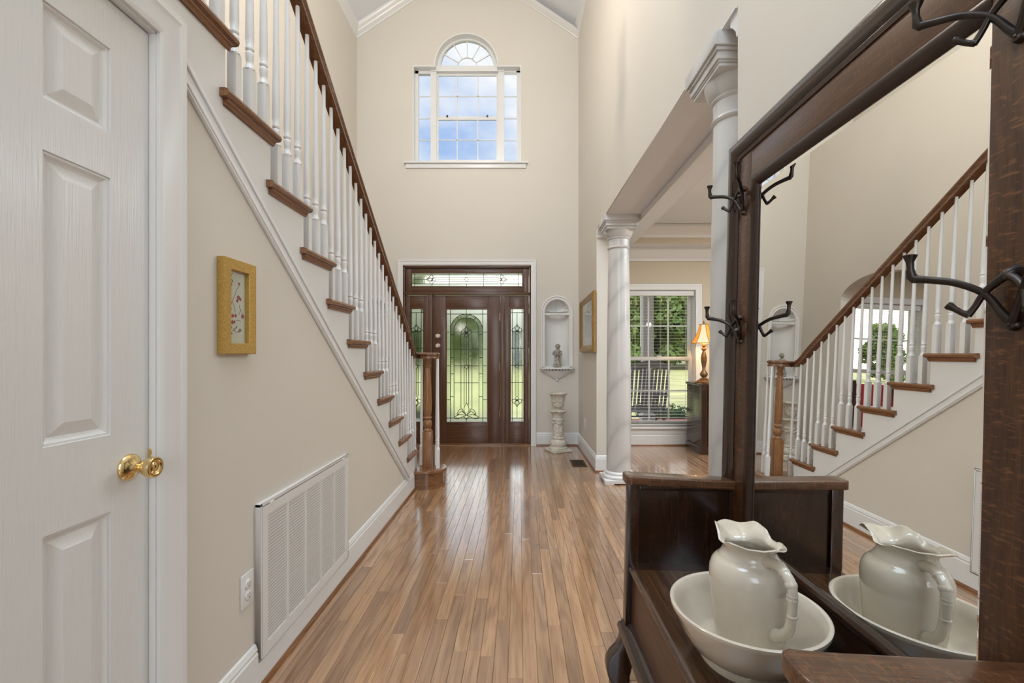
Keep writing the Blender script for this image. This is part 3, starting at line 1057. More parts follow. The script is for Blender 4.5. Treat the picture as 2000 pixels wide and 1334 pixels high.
def dh_window(name, x0, x1, label):
    w = structure(empty(name, ((x0 + x1) / 2, YF, WZ0), label, 'window'))
    yg = YF + 0.12
    xc, hw = (x0 + x1) / 2, (x1 - x0) / 2
    casing_mb([(x0 - 0.004, WZ0), (x0 - 0.004, WZ1 + 0.004), (x1 + 0.004, WZ1 + 0.004), (x1 + 0.004, WZ0)], pY(YF, -1), 0.08).build('casing', MT['trim'], w, angle=20)
    m = MB().box(x0 - 0.012, x0 + 0.002, YF, YF + 0.17, WZ0, WZ1).box(x1 - 0.002, x1 + 0.012, YF, YF + 0.17, WZ0, WZ1).box(x0 - 0.01, x1 + 0.01, YF, YF + 0.17, WZ1 - 0.002, WZ1 + 0.012)
    m.build('jamb', MT['trim'], w, smooth=False)
    MB().box(x0 - 0.11, x1 + 0.11, YF - 0.045, YF, WZ0 - 0.03, WZ0 + 0.0).box(x0 - 0.01, x1 + 0.01, YF, YF + 0.17, WZ0 - 0.03, WZ0 + 0.0).build('stool', MT['trim'], w, bevel=0.004)
    MB().box(x0 - 0.085, x1 + 0.085, YF - 0.018, YF, WZ0 - 0.105, WZ0 - 0.031).build('apron', MT['trim'], w, bevel=0.004)
    zmid = 1.165
    for (c, d, yo) in ((WZ0 + 0.002, zmid + 0.025, -0.0), (zmid - 0.025, WZ1 - 0.002, 0.032)):
        m = MB()
        for (a, b) in ((x0 + 0.003, x0 + 0.048), (x1 - 0.048, x1 - 0.003)):
            m.box(a, b, yg + yo - 0.016, yg + yo + 0.016, c, d)
        m.box(x0 + 0.04, x1 - 0.04, yg + yo - 0.0155, yg + yo + 0.0155, c, c + 0.05).box(x0 + 0.04, x1 - 0.04, yg + yo - 0.0155, yg + yo + 0.0155, d - 0.05, d)
        s = m.build('sash', MT['trim'], w, smooth=False)
        gx0, gx1, gz0, gz1 = x0 + 0.048, x1 - 0.048, c + 0.05, d - 0.05
        m = MB()
        for i in (1, 2):
            xx = gx0 + (gx1 - gx0) * i / 3
            m.box(xx - 0.009, xx + 0.009, yg + yo - 0.01, yg + yo + 0.01, gz0, gz1)
        zz = (gz0 + gz1) / 2
        m.box(gx0, gx1, yg + yo - 0.0095, yg + yo + 0.0095, zz - 0.009, zz + 0.009)
        m.build('muntins', MT['trim'], s, smooth=False)
        for i in range(3):
            for j in range(2):
                MB().box(gx0 + (gx1 - gx0) * i / 3, gx0 + (gx1 - gx0) * (i + 1) / 3, yg + yo - 0.002, yg + yo + 0.002,
                         gz0 + (gz1 - gz0) * j / 2, gz0 + (gz1 - gz0) * (j + 1) / 2).build('pane', MT['glass'], s, smooth=False)
    MB().box(xc - 0.03, xc + 0.03, yg - 0.02, yg + 0.0, zmid + 0.025, zmid + 0.04).build('sash_lock', MT['trim'], w, bevel=0.003)
    return w


dh_window('window_2', WX0, WX1, 'white double-hung window beyond the columns, looking onto the porch')
dh_window('window_3', VX0, VX1, 'white double-hung window beyond the arch, seen in the mirror')


def blind(x0, x1, label):
    b = empty('window_blind', ((x0 + x1) / 2, YF + 0.05, WZ1 - 0.05), label, 'blind')
    yb = YF + 0.05
    zt = WZ1 - 0.003
    MB().box(x0 + 0.008, x1 - 0.008, yb - 0.03, yb + 0.03, zt - 0.065, zt).build('headrail', MT['blind'], b, bevel=0.004)
    first = None
    z = zt - 0.09
    n = 0
    while z > WZ0 + 0.03:
        if first is None:
            m = MB()
            w, c = 0.0180, 0.0007
            pr = [(-w, 0), (0, c), (w, 0), (w, 0.0010), (0, c + 0.0010), (-w, 0.0010)]
            m.prism([(yb + p, z + q) for p, q in pr], 'x', x0 + 0.012, x1 - 0.012)
            first = m.build('slat', MT['blind'], b, smooth=False)
            z0 = z
        else:
            o = bpy.data.objects.new('slat', first.data)
            link(o, b)
            o.location = (0, 0, z - z0)
        z -= 0.0425
    MB().box(x0 + 0.012, x1 - 0.012, yb - 0.024, yb + 0.024, WZ0 + 0.004, WZ0 + 0.022).build('bottom_rail', MT['blind'], b, bevel=0.003)
    for f in (0.12, 0.5, 0.88):
        xx = x0 + (x1 - x0) * f
        for dy in (-0.0195, 0.0195):
            MB().tube([(xx, yb + dy, zt - 0.06), (xx, yb + dy, WZ0 + 0.02)], 0.0011, 5).build('ladder_cord', MT['cord'], b)
    MB().tube([(x0 + 0.17, yb - 0.034, zt - 0.06), (x0 + 0.17, yb - 0.036, zt - 0.75)], 0.004, 6).build('tilt_wand', MT['plastic'], b)
    return b


blind(WX0, WX1, 'white horizontal blind hanging in the porch window beyond the columns')
blind(VX0, VX1, 'white horizontal blind in the window seen through the arch in the mirror')

# ================================================================== FRONT DOOR
door_1 = structure(empty('door_1', (-0.716, YF, 0), 'mahogany front entrance door with leaded glass, sidelights and transom', 'door'))
casing_mb([(fx(787), 0.0), (fx(787), 2.412), (fx(1037), 2.412), (fx(1037), 0.0)], pY(YF, -1), 0.07).build('casing', MT['trim'], door_1, angle=20)
YA, YB = YF + 0.035, YF + 0.085      # leaf faces
YJ = YF + 0.004
m = MB()
for (a, b) in ((787, 790.5), (1033.5, 1037)):
    m.box(fx(a), fx(b), YJ, YF + 0.17, 0, 2.4055)
m.box(fx(787), fx(1037), YJ, YF + 0.17, fz(522.5), 2.4055)
m.box(fx(787), fx(1037), YJ, YF + 0.17, fz(575.5), fz(571))
m.box(fx(836), fx(844), YJ, YF + 0.17, 0, fz(575.5)).box(fx(977.3), fx(984), YJ, YF + 0.17, 0, fz(575.5))
m.build('door_frame', MT['mahog_z'], door_1, bevel=0.004)
MB().box(-1.56, 0.148, YF + 0.002, YF + 0.2, 0.001, 0.022).build('threshold', MT['oak_x'], door_1, bevel=0.003)


def stile_rail(name, u0, u1, v0, v1, g0, g1, h0, h1, mz, mx):
    """framed leaf between pixels u0..u1, v0..v1 with a glazed opening g0..g1, h0..h1 (front-wall pixels)"""
    x0, x1, z0, z1 = fx(u0), fx(u1), fz(v1), fz(v0)
    a, b, c, d = fx(g0), fx(g1), fz(h1), fz(h0)
    o = MB().box(x0, a, YA, YB, z0, z1).box(b, x1, YA, YB, z0, z1).build(name, mz, door_1, bevel=0.002)
    MB().box(a, b, YA + 0.0005, YB - 0.0005, z0, c).box(a, b, YA + 0.0005, YB - 0.0005, d, z1).build('rail', mx, o, bevel=0.002)
    MB().sweep2([(a, c), (b, c), (b, d), (a, d)][::-1], [(0.0, 0.0), (-0.0, 0.006), (-0.008, 0.007), (-0.014, 0.003), (-0.016, -0.012), (0.0, -0.012)], pY(YA, -1), closed=True).build('glazing_bead', mx, o, angle=25)
    return o, (a, b, c, d)


leaf1, _ = stile_rail('door_leaf', 844.6, 976.8, 576.5, 867.5, 869.5, 953, 602, 826.5, MT['mahog_z'], MT['mahog_x'])
side_l, _ = stile_rail('sidelight', 791, 835.5, 576.5, 867.5, 799, 827, 601, 826, MT['mahog_z'], MT['mahog_x'])
side_r, _ = stile_rail('sidelight', 984.5, 1033, 576.5, 867.5, 995.5, 1024.5, 601, 826, MT['mahog_z'], MT['mahog_x'])
trans, _ = stile_rail('transom', 791, 1033, 523, 570.5, 801, 1022, 531, 560, MT['mahog_z'], MT['mahog_x'])
for z in (0.42, 1.05, 1.72):
    MB().box(fx(977.0) - 0.006, fx(977.0) + 0.01, YA - 0.007, YA + 0.004, z - 0.05, z + 0.05).tube([(fx(977.0) + 0.001, YA - 0.008, z - 0.052), (fx(977.0) + 0.001, YA - 0.008, z + 0.052)], 0.006, 8).build('hinge', MT['brass'], leaf1)
for z in (1.465, 1.335):
    MB().lathe([(0.0, 0.0), (0.03, 0.0), (0.028, -0.008), (0.012, -0.014), (0.012, -0.03), (0.026, -0.042), (0.028, -0.052), (0.02, -0.062), (0.0, -0.064)], fx(855), YA, z, 20, 'y').build('door_knob', MT['antique'], leaf1)

YGL = YA + 0.02
KL = YGL / F


def glass_map(u0, v0, s):
    return lambda px, py: ((u0 + px / s - 1015) * KL, H - (v0 + py / s - 692) * KL)


def pane(parent, loop, mat):
    MB().prism(loop, 'y', YGL - 0.003, YGL + 0.003).build('pane', mat, parent, smooth=False)


def rect(P, a, b, c, d):
    x0, z0 = P(a, d); x1, z1 = P(b, c)
    return [(x0, z0), (x1, z0), (x1, z1), (x0, z1)]


LW = 0.0075
def came(P, segs, w=LW):
    m = MB()
    for pts in segs:
        m.polybar([P(*p) for p in pts], YGL - 0.006, YGL + 0.006, w)
    return m


def petal(cx, cy, w, h, ang=0.0, n=8):
    """pointed leaf outline around (cx, cy) = foot, growing h along -y rotated by ang"""
    pts = []
    for i in range(n + 1):
        t = i / n
        pts.append((-w * sin(pi * t) * (1 - 0.25 * t), -h * t))
    for i in range(n, -1, -1):
        t = i / n
        pts.append((w * sin(pi * t) * (1 - 0.25 * t), -h * t))
    return [(cx + x * cos(ang) - y * sin(ang), cy + x * sin(ang) + y * cos(ang)) for x, y in pts]


def tulip(cx, cy, s, flip=1):
    """leaded flower motif of five bevels"""
    out = [petal(cx, cy + 10 * s * flip, 15 * s, 62 * s * flip)]
    for sg in (-1, 1):
        p = [(cx + sg * 4 * s, cy + 12 * s * flip), (cx + sg * 20 * s, cy - 5 * s * flip), (cx + sg * 27 * s, cy - 30 * s * flip)]
        q = [(cx + sg * 27 * s, cy - 30 * s * flip), (cx + sg * 44 * s, cy - 20 * s * flip), (cx + sg * 53 * s, cy - 2 * s * flip), (cx + sg * 48 * s, cy + 14 * s * flip), (cx + sg * 32 * s, cy + 18 * s * flip), (cx + sg * 16 * s, cy + 14 * s * flip), (cx, cy + 2 * s * flip)]
        out += [p, q, [(cx + sg * 27 * s, cy - 30 * s * flip), (cx + sg * 17 * s, cy - 40 * s * flip), (cx, cy - 66 * s * flip)]]
    out.append([(cx, cy + 8 * s * flip), (cx - 22 * s, cy + 30 * s * flip), (cx, cy + 54 * s * flip), (cx + 22 * s, cy + 30 * s * flip), (cx, cy + 8 * s * flip)])
    return out


P = glass_map(850, 590, 5.333)
yr = [72, 125, 312, 490, 663, 840, 1015, 1207, 1257]
for i in range(8):
    for (a, b) in ((104, 158), (495, 551)):
        pane(leaf1, rect(P, a, b, yr[i], yr[i + 1]), MT['artA'])
for (a, b) in ((158, 325), (325, 495)):
    pane(leaf1, rect(P, a, b, 72, 125), MT['artA'])
    pane(leaf1, rect(P, a, b, 1207, 1257), MT['artA'])
AC = (326, 293)
# spandrels, arched bevel ring, field
for sg in (-1, 1):
    corner = (158, 125) if sg < 0 else (495, 125)
    ar = [(AC[0] + sg * 168 * sin(t), AC[1] - 168 * cos(t)) for t in [pi / 2 * i / 8 for i in range(9)]]
    pane(leaf1, [P(*p) for p in [(AC[0], 125)] + ar[1:] + [corner]], MT['artA'])
    for (t0, t1) in ((0, 0.62), (0.62, pi / 2)):
        o_ = [(AC[0] + sg * 168 * sin(t0 + (t1 - t0) * i / 5), AC[1] - 168 * cos(t0 + (t1 - t0) * i / 5)) for i in range(6)]
        i_ = [(AC[0] + sg * 129 * sin(t1 + (t0 - t1) * i / 5), AC[1] - 129 * cos(t1 + (t0 - t1) * i / 5)) for i in range(6)]
        pane(leaf1, [P(*p) for p in o_ + i_], MT['artC'])
    xs = (158, 197) if sg < 0 else (456, 495)
    for (c, d) in ((293, 340), (340, 578), (578, 748), (748, 985), (985, 1207)):
        pane(leaf1, rect(P, xs[0], xs[1], c, d), MT['artC'])
    ar = [(AC[0] + sg * 129 * sin(t), AC[1] - 129 * cos(t)) for t in [pi / 2 * i / 8 for i in range(9)]]
    pane(leaf1, [P(*p) for p in ar + [(AC[0] + sg * 129, 312), (AC[0], 312)]], MT['artB'])
    xo = (197, 268) if sg < 0 else (383, 456)
    xm = (268, 326) if sg < 0 else (326, 383)
    for (c, d) in ((312, 490), (490, 663), (663, 840), (840, 1207)):
        pane(leaf1, rect(P, xo[0], xo[1], c, d), MT['artB'])
        pane(leaf1, rect(P, xm[0], xm[1], c, d), MT['artC'] if c < 660 else MT['artB'])
segs = [[(158, 72), (158, 1257)], [(495, 72), (495, 1257)], [(104, 125), (551, 125)], [(104, 1207), (551, 1207)], [(325, 72), (325, 255)], [(325, 1207), (325, 1257)]]
for y in yr[2:7]:
    segs += [[(104, y), (158, y)], [(495, y), (551, y)]]
for y in (312, 490, 663, 840):
    segs.append([(197, y), (456, y)])
segs.append([(AC[0] + 168 * cos(t), AC[1] - 168 * sin(t)) for t in [pi * i / 24 for i in range(25)]])
segs.append([(AC[0] + 129 * cos(t), AC[1] - 129 * sin(t)) for t in [pi * i / 24 for i in range(25)]])
segs += [[(197, 293), (197, 1207)], [(456, 293), (456, 1207)]]
for y in (340, 578, 748, 985):
    segs += [[(158, y), (197, y)], [(456, y), (495, y)]]
for sg in (-1, 1):
    segs.append([(AC[0] + sg * 129 * sin(0.62), AC[1] - 129 * cos(0.62)), (AC[0] + sg * 168 * sin(0.62), AC[1] - 168 * cos(0.62))])
segs += [[(268, 330), (268, 1110)], [(383, 330), (383, 1110)], [(302, 350), (302, 1075)], [(350, 350), (350, 1075)], [(325, 370), (325, 650)], [(325, 695), (325, 1050)]]
segs += tulip(326, 315, 1.0)
segs += [[(326, 648), (352, 672), (326, 696), (300, 672), (326, 648)]]
segs.append(petal(326, 1180, 30, 132))
for sg in (-1, 1):
    segs.append([(326 + sg * 8, 1170), (326 + sg * 50, 1135), (326 + sg * 95, 1172), (326 + sg * 60, 1172), (326 + sg * 8, 1178)])
    segs.append([(326 + sg * 30, 1150), (326 + sg * 45, 1112), (326 + sg * 75, 1122), (326 + sg * 98, 1160), (326 + sg * 95, 1172)])
    segs.append([(326 + sg * 14, 1178), (326 + sg * 70, 1172), (326 + sg * 110, 1185), (326 + sg * 130, 1207), (326 + sg * 95, 1216), (326 + sg * 60, 1205), (326 + sg * 30, 1190)])
segs.append([(326, 1176), (296, 1196), (326, 1222), (356, 1196), (326, 1176)])
came(P, segs).build('lead_came', MT['lead'], leaf1, smooth=False)


def sidelight_glass(o, P):
    ys = [58, 107, 287, 463, 633, 805, 983, 1163, 1207]
    for i in range(8):
        if i in (0, 7):
            for (a, b) in ((80, 105), (105, 203), (203, 230)):
                pane(o, rect(P, a, b, ys[i], ys[i + 1]), MT['artC'] if b - a < 40 else MT['artA'])
        else:
            for (a, b) in ((80, 105), (203, 230)):
                pane(o, rect(P, a, b, ys[i], ys[i + 1]), MT['artA'])
            pane(o, rect(P, 105, 153, ys[i], ys[i + 1]), MT['artA'] if i == 1 else MT['artB'])
            pane(o, rect(P, 153, 203, ys[i], ys[i + 1]), MT['artA'] if i == 1 else MT['artB'])
    s = [[(105, 58), (105, 1207)], [(203, 58), (203, 1207)], [(80, 107), (230, 107)], [(80, 1163), (230, 1163)], [(153, 107), (153, 225)], [(153, 1045), (153, 1163)]]
    for y in ys[2:7]:
        s.append([(80, y), (230, y)] if y in (463, 633, 805) else [(80, y), (108, y)])
        if y not in (463, 633, 805): s.append([(200, y), (230, y)])
    s += [[(135, 330), (135, 945)], [(171, 330), (171, 945)], [(153, 340), (153, 620)], [(153, 668), (153, 935)]]
    s += tulip(153, 283, 0.92) + tulip(153, 990, 0.92, -1)
    s += [[(153, 618), (170, 642), (153, 666), (136, 642), (153, 618)]]
    came(P, s).build('lead_came', MT['lead'], o, smooth=False)


sidelight_glass(side_r, glass_map(980, 590, 5.133))
sidelight_glass(side_l, glass_map(783.3, 590, 5.133))
P = glass_map(790, 520, 8.0)
xs = [88, 160, 430, 700, 970, 1238, 1510, 1780, 1860]
for i in range(8):
    for (c, d) in ((88, 135), (135, 278), (278, 320)):
        pane(trans, rect(P, xs[i], xs[i + 1], c, d), MT['artA'] if d != 278 else MT['artB'])
s = [[(160, 88), (160, 320)], [(1780, 88), (1780, 320)], [(88, 135), (1860, 135)], [(88, 278), (1860, 278)], [(160, 208), (345, 208)], [(1605, 208), (1780, 208)], [(500, 208), (935, 208)], [(1005, 208), (1440, 208)], [(470, 178), (1470, 178)], [(470, 238), (1470, 238)]]
for x in (430, 970, 1510):
    s += [[(x, 88), (x, 135)], [(x, 278), (x, 320)]]
s += [[(700, 88), (700, 320)], [(1238, 88), (1238, 320)], [(970, 172), (1005, 208), (970, 244), (935, 208), (970, 172)]]
for cx, sg in ((425, 1), (1520, -1)):
    for loop in tulip(0, 0, 1.35):
        s.append([(cx + sg * y * 0.95 , 208 + x) for x, y in loop])
came(P, s, 0.006).build('lead_came', MT['lead'], trans, smooth=False)

# ================================================================== STAIRCASE
stair = empty('staircase', (-1.5, 4.2, 0), 'white staircase with oak treads, handrail and turned newel, rising along the left wall', 'staircase')
# string board: stepped white face above the diagonal moulding
pts = [(4.09, 0.11), (4.09, tz(1) - 0.028)]
pts = [(4.09, diag(4.09) + 0.02), (4.09, tz(1) - 0.03)]
y = 4.09
for n in range(2, NST + 1):
    pts += [(rY(n) - 0.0, tz(n - 1) - 0.03 if n > 2 else tz(1) - 0.03), (rY(n), tz(n) - 0.03)]
pts += [(rY(NST) - RUN, tz(NST) - 0.03), (rY(NST) - RUN, diag(rY(NST) - RUN) - 0.01)]
pts[0] = (4.09, 0.03)
MB().prism(pts, 'x', XL - 0.03, XL + 0.006).build('stringer', MT['trim'], stair, smooth=False)
# diagonal moulding
vt = 0.074
def dmould(t0, t1, x0, x1):
    return MB().prism([(1.272, diag(1.272) - t0), (3.905, diag(3.905) - t0), (3.905, diag(3.905) - t1), (1.272, diag(1.272) - t1)], 'x', x0, x1)
m = dmould(0.0, vt, XL, XL + 0.013)
for q in (dmould(0.004, 0.02, XL + 0.013, XL + 0.02), dmould(0.05, 0.066, XL + 0.013, XL + 0.017)):
    m.add(q.v, q.f)
m.build('skirt_moulding', MT['trim'], stair, bevel=0.003)
# treads and risers
XT = XL + 0.036


def tread_mb(n):
    z = tz(n)
    nose = rY(n) + 0.03
    yb = nose - 0.327
    t = 0.027
    m = MB()
    def rnd_prof(c, sg, zt):  # rounded nose profile (offset, z)
        return [(c, zt), (c + sg * 0.020, zt), (c + sg * 0.030, zt - 0.004), (c + sg * 0.035, zt - 0.0135), (c + sg * 0.030, zt - 0.023), (c + sg * 0.020, zt - t), (c, zt - t)]
    # slab with rounded front edge
    m.prism([(rY(n) - RUN, z), (nose - 0.014, z), (nose - 0.004, z - 0.004), (nose, z - 0.0135), (nose - 0.004, z - 0.023), (nose - 0.014, z - t), (rY(n) - RUN, z - t)], 'x', XW + 0.002, XL + 0.004)
    # return nosing on the open end
    m.prism([(XL + 0.0035, z), (XT - 0.012, z), (XT - 0.003, z - 0.004), (XT, z - 0.0135), (XT - 0.003, z - 0.023), (XT - 0.012, z - t), (XL + 0.0035, z - t)], 'y', yb, nose - 0.003)
    return m


def scotia_mb(n):
    z = tz(n) - 0.0275
    nose = rY(n) + 0.03
    yb = nose - 0.310
    c = [(0, 0), (0.017, 0), (0.016, -0.006), (0.010, -0.012), (0.008, -0.020), (0.0, -0.022)]
    return MB().prism([(XL + 0.0065 + a, z + b) for a, b in c], 'y', yb, rY(n) + 0.012)


tr0 = tread_mb(2).build('tread', MT['oak_y'], stair, smooth=True)
sc0 = scotia_mb(2).build('cove_moulding', MT['oak_y'], tr0)
ri0 = MB().box(XW + 0.002, XL - 0.03, rY(2) - 0.018, rY(2), tz(1), tz(2) - 0.027).build('riser', MT['trim'], stair, smooth=False)
for n in range(3, NST + 1):
    d = (0, rY(n) - rY(2), tz(n) - tz(2))
    o = link(bpy.data.objects.new('tread', tr0.data), stair); o.location = d
    q = link(bpy.data.objects.new('cove_moulding', sc0.data), o)
    o = link(bpy.data.objects.new('riser', ri0.data), stair); o.location = d
# starting step with bullnose end
NC = (-0.862, 4.262)
def bull(r, xin):
    return [(XW + 0.002, NC[1] - r), (NC[0], NC[1] - r)] + arc(NC[0], NC[1], r, -pi / 2, pi / 2, 20)[1:] + [(XW + 0.002, NC[1] + r)]
z1 = tz(1)
st = MB().prism(bull(0.180, 0), 'z', z1 - 0.027, z1).build('starting_tread', MT['oak_x'], stair, bevel=0.008, seg=3)
MB().prism([(XL + 0.008, NC[1] - 0.150), (NC[0], NC[1] - 0.150)] + arc(NC[0], NC[1], 0.150, -pi / 2, pi / 2, 20)[1:] + [(XW + 0.002, NC[1] + 0.150), (XW + 0.002, NC[1] - 0.1), (XL + 0.008, NC[1] - 0.1)], 'z', 0.001, z1 - 0.027).build('starting_riser', MT['oak_x'], stair, angle=30)
MB().prism([(XL + 0.008, NC[1] - 0.163), (NC[0], NC[1] - 0.163)] + arc(NC[0], NC[1], 0.163, -pi / 2, pi / 2, 20)[1:] + [(NC[0] - 0.1, NC[1] + 0.163), (NC[0] - 0.1, NC[1] - 0.1), (XL + 0.008, NC[1] - 0.1)], 'z', 0.001, 0.022).build('shoe_moulding', MT['oak_x'], stair, angle=30)

# handrail
XB = -0.976
def rail_z(Y): return 1.913 + 0.7185 * (3.21 - Y)
path = []
Y = rY(NST) - 0.1
while Y < 3.98:
    path.append((XB, Y, rail_z(Y)))
    Y += 0.35
ZV = 1.205
P0 = Vector((XB, 3.98, rail_z(3.98)))
P3 = Vector((XB, 4.25, ZV))
P1 = P0 + Vector((0, 0.10, -0.072)); P2 = P3 - Vector((0, 0.12, 0))
for i in range(0, 9):
    t = i / 8
    p = P0 * (1 - t) ** 3 + P1 * 3 * t * (1 - t) ** 2 + P2 * 3 * t * t * (1 - t) + P3 * t ** 3
    path.append(tuple(p))
RV = NC[0] - XB
for i in range(1, 25):
    t = i / 24
    a = pi - t * 2.1 * pi
    r = RV * (1 - 0.62 * t)
    path.append((NC[0] + r * cos(a), NC[1] + r * sin(a) * 0.95, ZV))
prof = [(-0.026, -0.026), (0.026, -0.026), (0.027, -0.014), (0.022, -0.006), (0.024, 0.003), (0.031, 0.010), (0.030, 0.020), (0.018, 0.029), (0.0, 0.032), (-0.018, 0.029), (-0.030, 0.020), (-0.031, 0.010), (-0.024, 0.003), (-0.022, -0.006), (-0.027, -0.014)]


def sweep3(path, prof):
    vs, fs = [], []
    n, k = len(path), len(prof)
    Pp = [Vector(p) for p in path]
    for i in range(n):
        t = (Pp[min(i + 1, n - 1)] - Pp[max(i - 1, 0)]).normalized()
        side = t.cross(Vector((0, 0, 1))).normalized()
        up = side.cross(t).normalized()
        for a, b in prof:
            vs.append(Pp[i] + side * a + up * b)
    for i in range(n - 1):
        for a in range(k):
            b = (a + 1) % k
            fs.append((i * k + a, i * k + b, (i + 1) * k + b, (i + 1) * k + a))
    fs += [tuple(range(k))[::-1], tuple((n - 1) * k + a for a in range(k))]
    return MB().add(vs, fs)


hr = sweep3(path, prof)
hr.lathe([(0.0, -0.026), (0.058, -0.026), (0.060, 0.0), (0.056, 0.026), (0.03, 0.031), (0.0, 0.032)], NC[0], NC[1], ZV, 24)
hr.build('handrail', MT['rail'], stair, angle=40)

# newel post
m = MB().box(NC[0] - 0.042, NC[0] + 0.042, NC[1] - 0.042, NC[1] + 0.042, z1 + 0.0002, 0.50)
MB2 = [(0.036, 0.50), (0.038, 0.512), (0.030, 0.522), (0.026, 0.528), (0.035, 0.545), (0.041, 0.565), (0.040, 0.585), (0.030, 0.605), (0.026, 0.612), (0.038, 0.620), (0.038, 0.630), (0.028, 0.640), (0.032, 0.66), (0.037, 0.72), (0.036, 0.80), (0.031, 0.95), (0.025, 1.08), (0.023, 1.095), (0.031, 1.105), (0.031, 1.116), (0.024, 1.122), (0.025, 1.150), (0.031, 1.158), (0.031, ZV - 0.026)]
nw = m.build('newel_post', MT['oak_z'], stair, bevel=0.004)
MB().lathe(MB2, NC[0], NC[1], 0, 24).build('turned_shaft', MT['oak_z'], nw, angle=40)


def baluster_mb(h, dz=0.0):
    """square foot, turned vase, long taper; foot height 0.19"""
    m = MB()
    s = 0.0155
    f = 0.178 + dz
    m.add([(-s, -s, 0), (s, -s, 0), (s, s, 0), (-s, s, 0), (-s, -s, f), (s, -s, f), (s, s, f), (-s, s, f)], [(0, 3, 2, 1), (0, 1, 5, 4), (1, 2, 6, 5), (2, 3, 7, 6), (3, 0, 4, 7), (4, 5, 6, 7)])
    pr = [(0.0185, f - 0.0005), (0.0135, f + 0.016), (0.0115, f + 0.022), (0.0125, f + 0.030), (0.0145, f + 0.052), (0.0140, f + 0.062), (0.0110, f + 0.066), (0.0145, f + 0.071), (0.0145, f + 0.078), (0.0115, f + 0.083), (0.0145, f + 0.11), (0.0135, f + 0.22), (0.0105, f + 0.42), (0.0085, h)]
    m.lathe(pr, 0, 0, 0, 10)
    return m


bal = {}
def place_baluster(x, y, z0, z1, foot=0.0):
    h = round(z1 - z0, 3)
    if h not in bal:
        o = baluster_mb(h, foot).build('baluster', MT['trim'], stair, angle=40)
        off = wloc(stair)
        for v in o.data.vertices:
            v.co += off
        bal[h] = o.data
    else:
        o = link(bpy.data.objects.new('baluster', bal[h]), stair)
    o.location = Vector((x, y, z0)) - wloc(stair)


for n in range(2, NST + 1):
    for j in range(3):
        Y = rY(n) - 0.008 - 0.0888 * j
        if Y < 0.62:
            continue
        place_baluster(XB, Y, tz(n), rail_z(Y) - 0.033 if Y < 3.95 else rail_z(3.98) - 0.05 - (Y - 3.98) * 0.68, 0.0 if j else 0.0)
for (x, y) in ((XB, NC[1] - 0.03), (XB + 0.035, NC[1] + 0.10), (NC[0] + 0.105, NC[1] - 0.045), (NC[0] + 0.07, NC[1] + 0.085), (NC[0] - 0.01, NC[1] + 0.118)):
    place_baluster(x, y, z1, ZV - 0.0255)

# ================================================================== AIR RETURN GRILLE
gy0, gy1, gz0, gz1 = 1.652, 2.4975, 0.106, 0.674
XG = XL + 0.02
grille = empty('air_return_grille', (XL, (gy0 + gy1) / 2, gz0), 'large white louvred air return grille low on the left wall', 'vent')
MB().box(XL - 0.001, XG, gy0, gy0 + 0.012, gz0, gz1).box(XL - 0.001, XG, gy1 - 0.006, gy1, gz0, gz1).box(XL - 0.001, XG, gy0, gy1, gz0, gz0 + 0.006).box(XL - 0.001, XG, gy0, gy1, gz1 - 0.012, gz1).build('outer_frame', MT['metalwhite'], grille, bevel=0.0015)
fy0, fy1, fz0, fz1 = gy0 + 0.0145, gy1 - 0.008, gz0 + 0.008, gz1 - 0.015
bord = 0.034
colw = (fy1 - fy0 - 2 * bord - 4 * 0.017) / 5
cols5 = [(fy0 + bord + i * (colw + 0.017), fy0 + bord + i * (colw + 0.017) + colw) for i in range(5)]
lz0, lz1 = fz0 + 0.036, fz1 - 0.034
holes = [[(a, lz0), (b, lz0), (b, lz1), (a, lz1)] for a, b in cols5]
holes_mesh([(fy0, fz0), (fy1, fz0), (fy1, fz1), (fy0, fz1)], holes, lambda p, a: (a, p[0], p[1]), XG - 0.003, XG).build('face_plate', MT['metalwhite'], grille, smooth=False)
MB().box(XL - 0.0005, XL + 0.002, gy0 + 0.005, gy1 - 0.003, gz0 + 0.003, gz1 - 0.006).build('duct_backing', MT['black'], grille, smooth=False)
NR_ = 39
pitch = (lz1 - lz0) / NR_
s0 = None
for (a, b) in cols5:
    for i in range(NR_):
        z = lz0 + pitch * (i + 0.5)
        if s0 is None:
            m = MB()
            # sloping blade: upper edge at the back, lower edge at the front
            m.prism([(XG - 0.0010, z + pitch * 0.46), (XG - 0.0028, z - pitch * 0.475), (XG - 0.0038, z - pitch * 0.475), (XG - 0.0020, z + pitch * 0.46)], 'y', a, b)
            s0 = m.build('slat', MT['metalwhite'], grille, smooth=False)
            ref = (a, z)
        else:
            o = link(bpy.data.objects.new('slat', s0.data), grille)
            o.location = (0, a - ref[0], z - ref[1])
for yy in (fy0 + 0.06, fy1 - 0.06):
    MB().box(XG - 0.001, XG + 0.003, yy - 0.012, yy + 0.012, fz1 - 0.004, fz1 + 0.006).build('latch', MT['metalwhite'], grille, bevel=0.001)

# ================================================================== OUTLETS


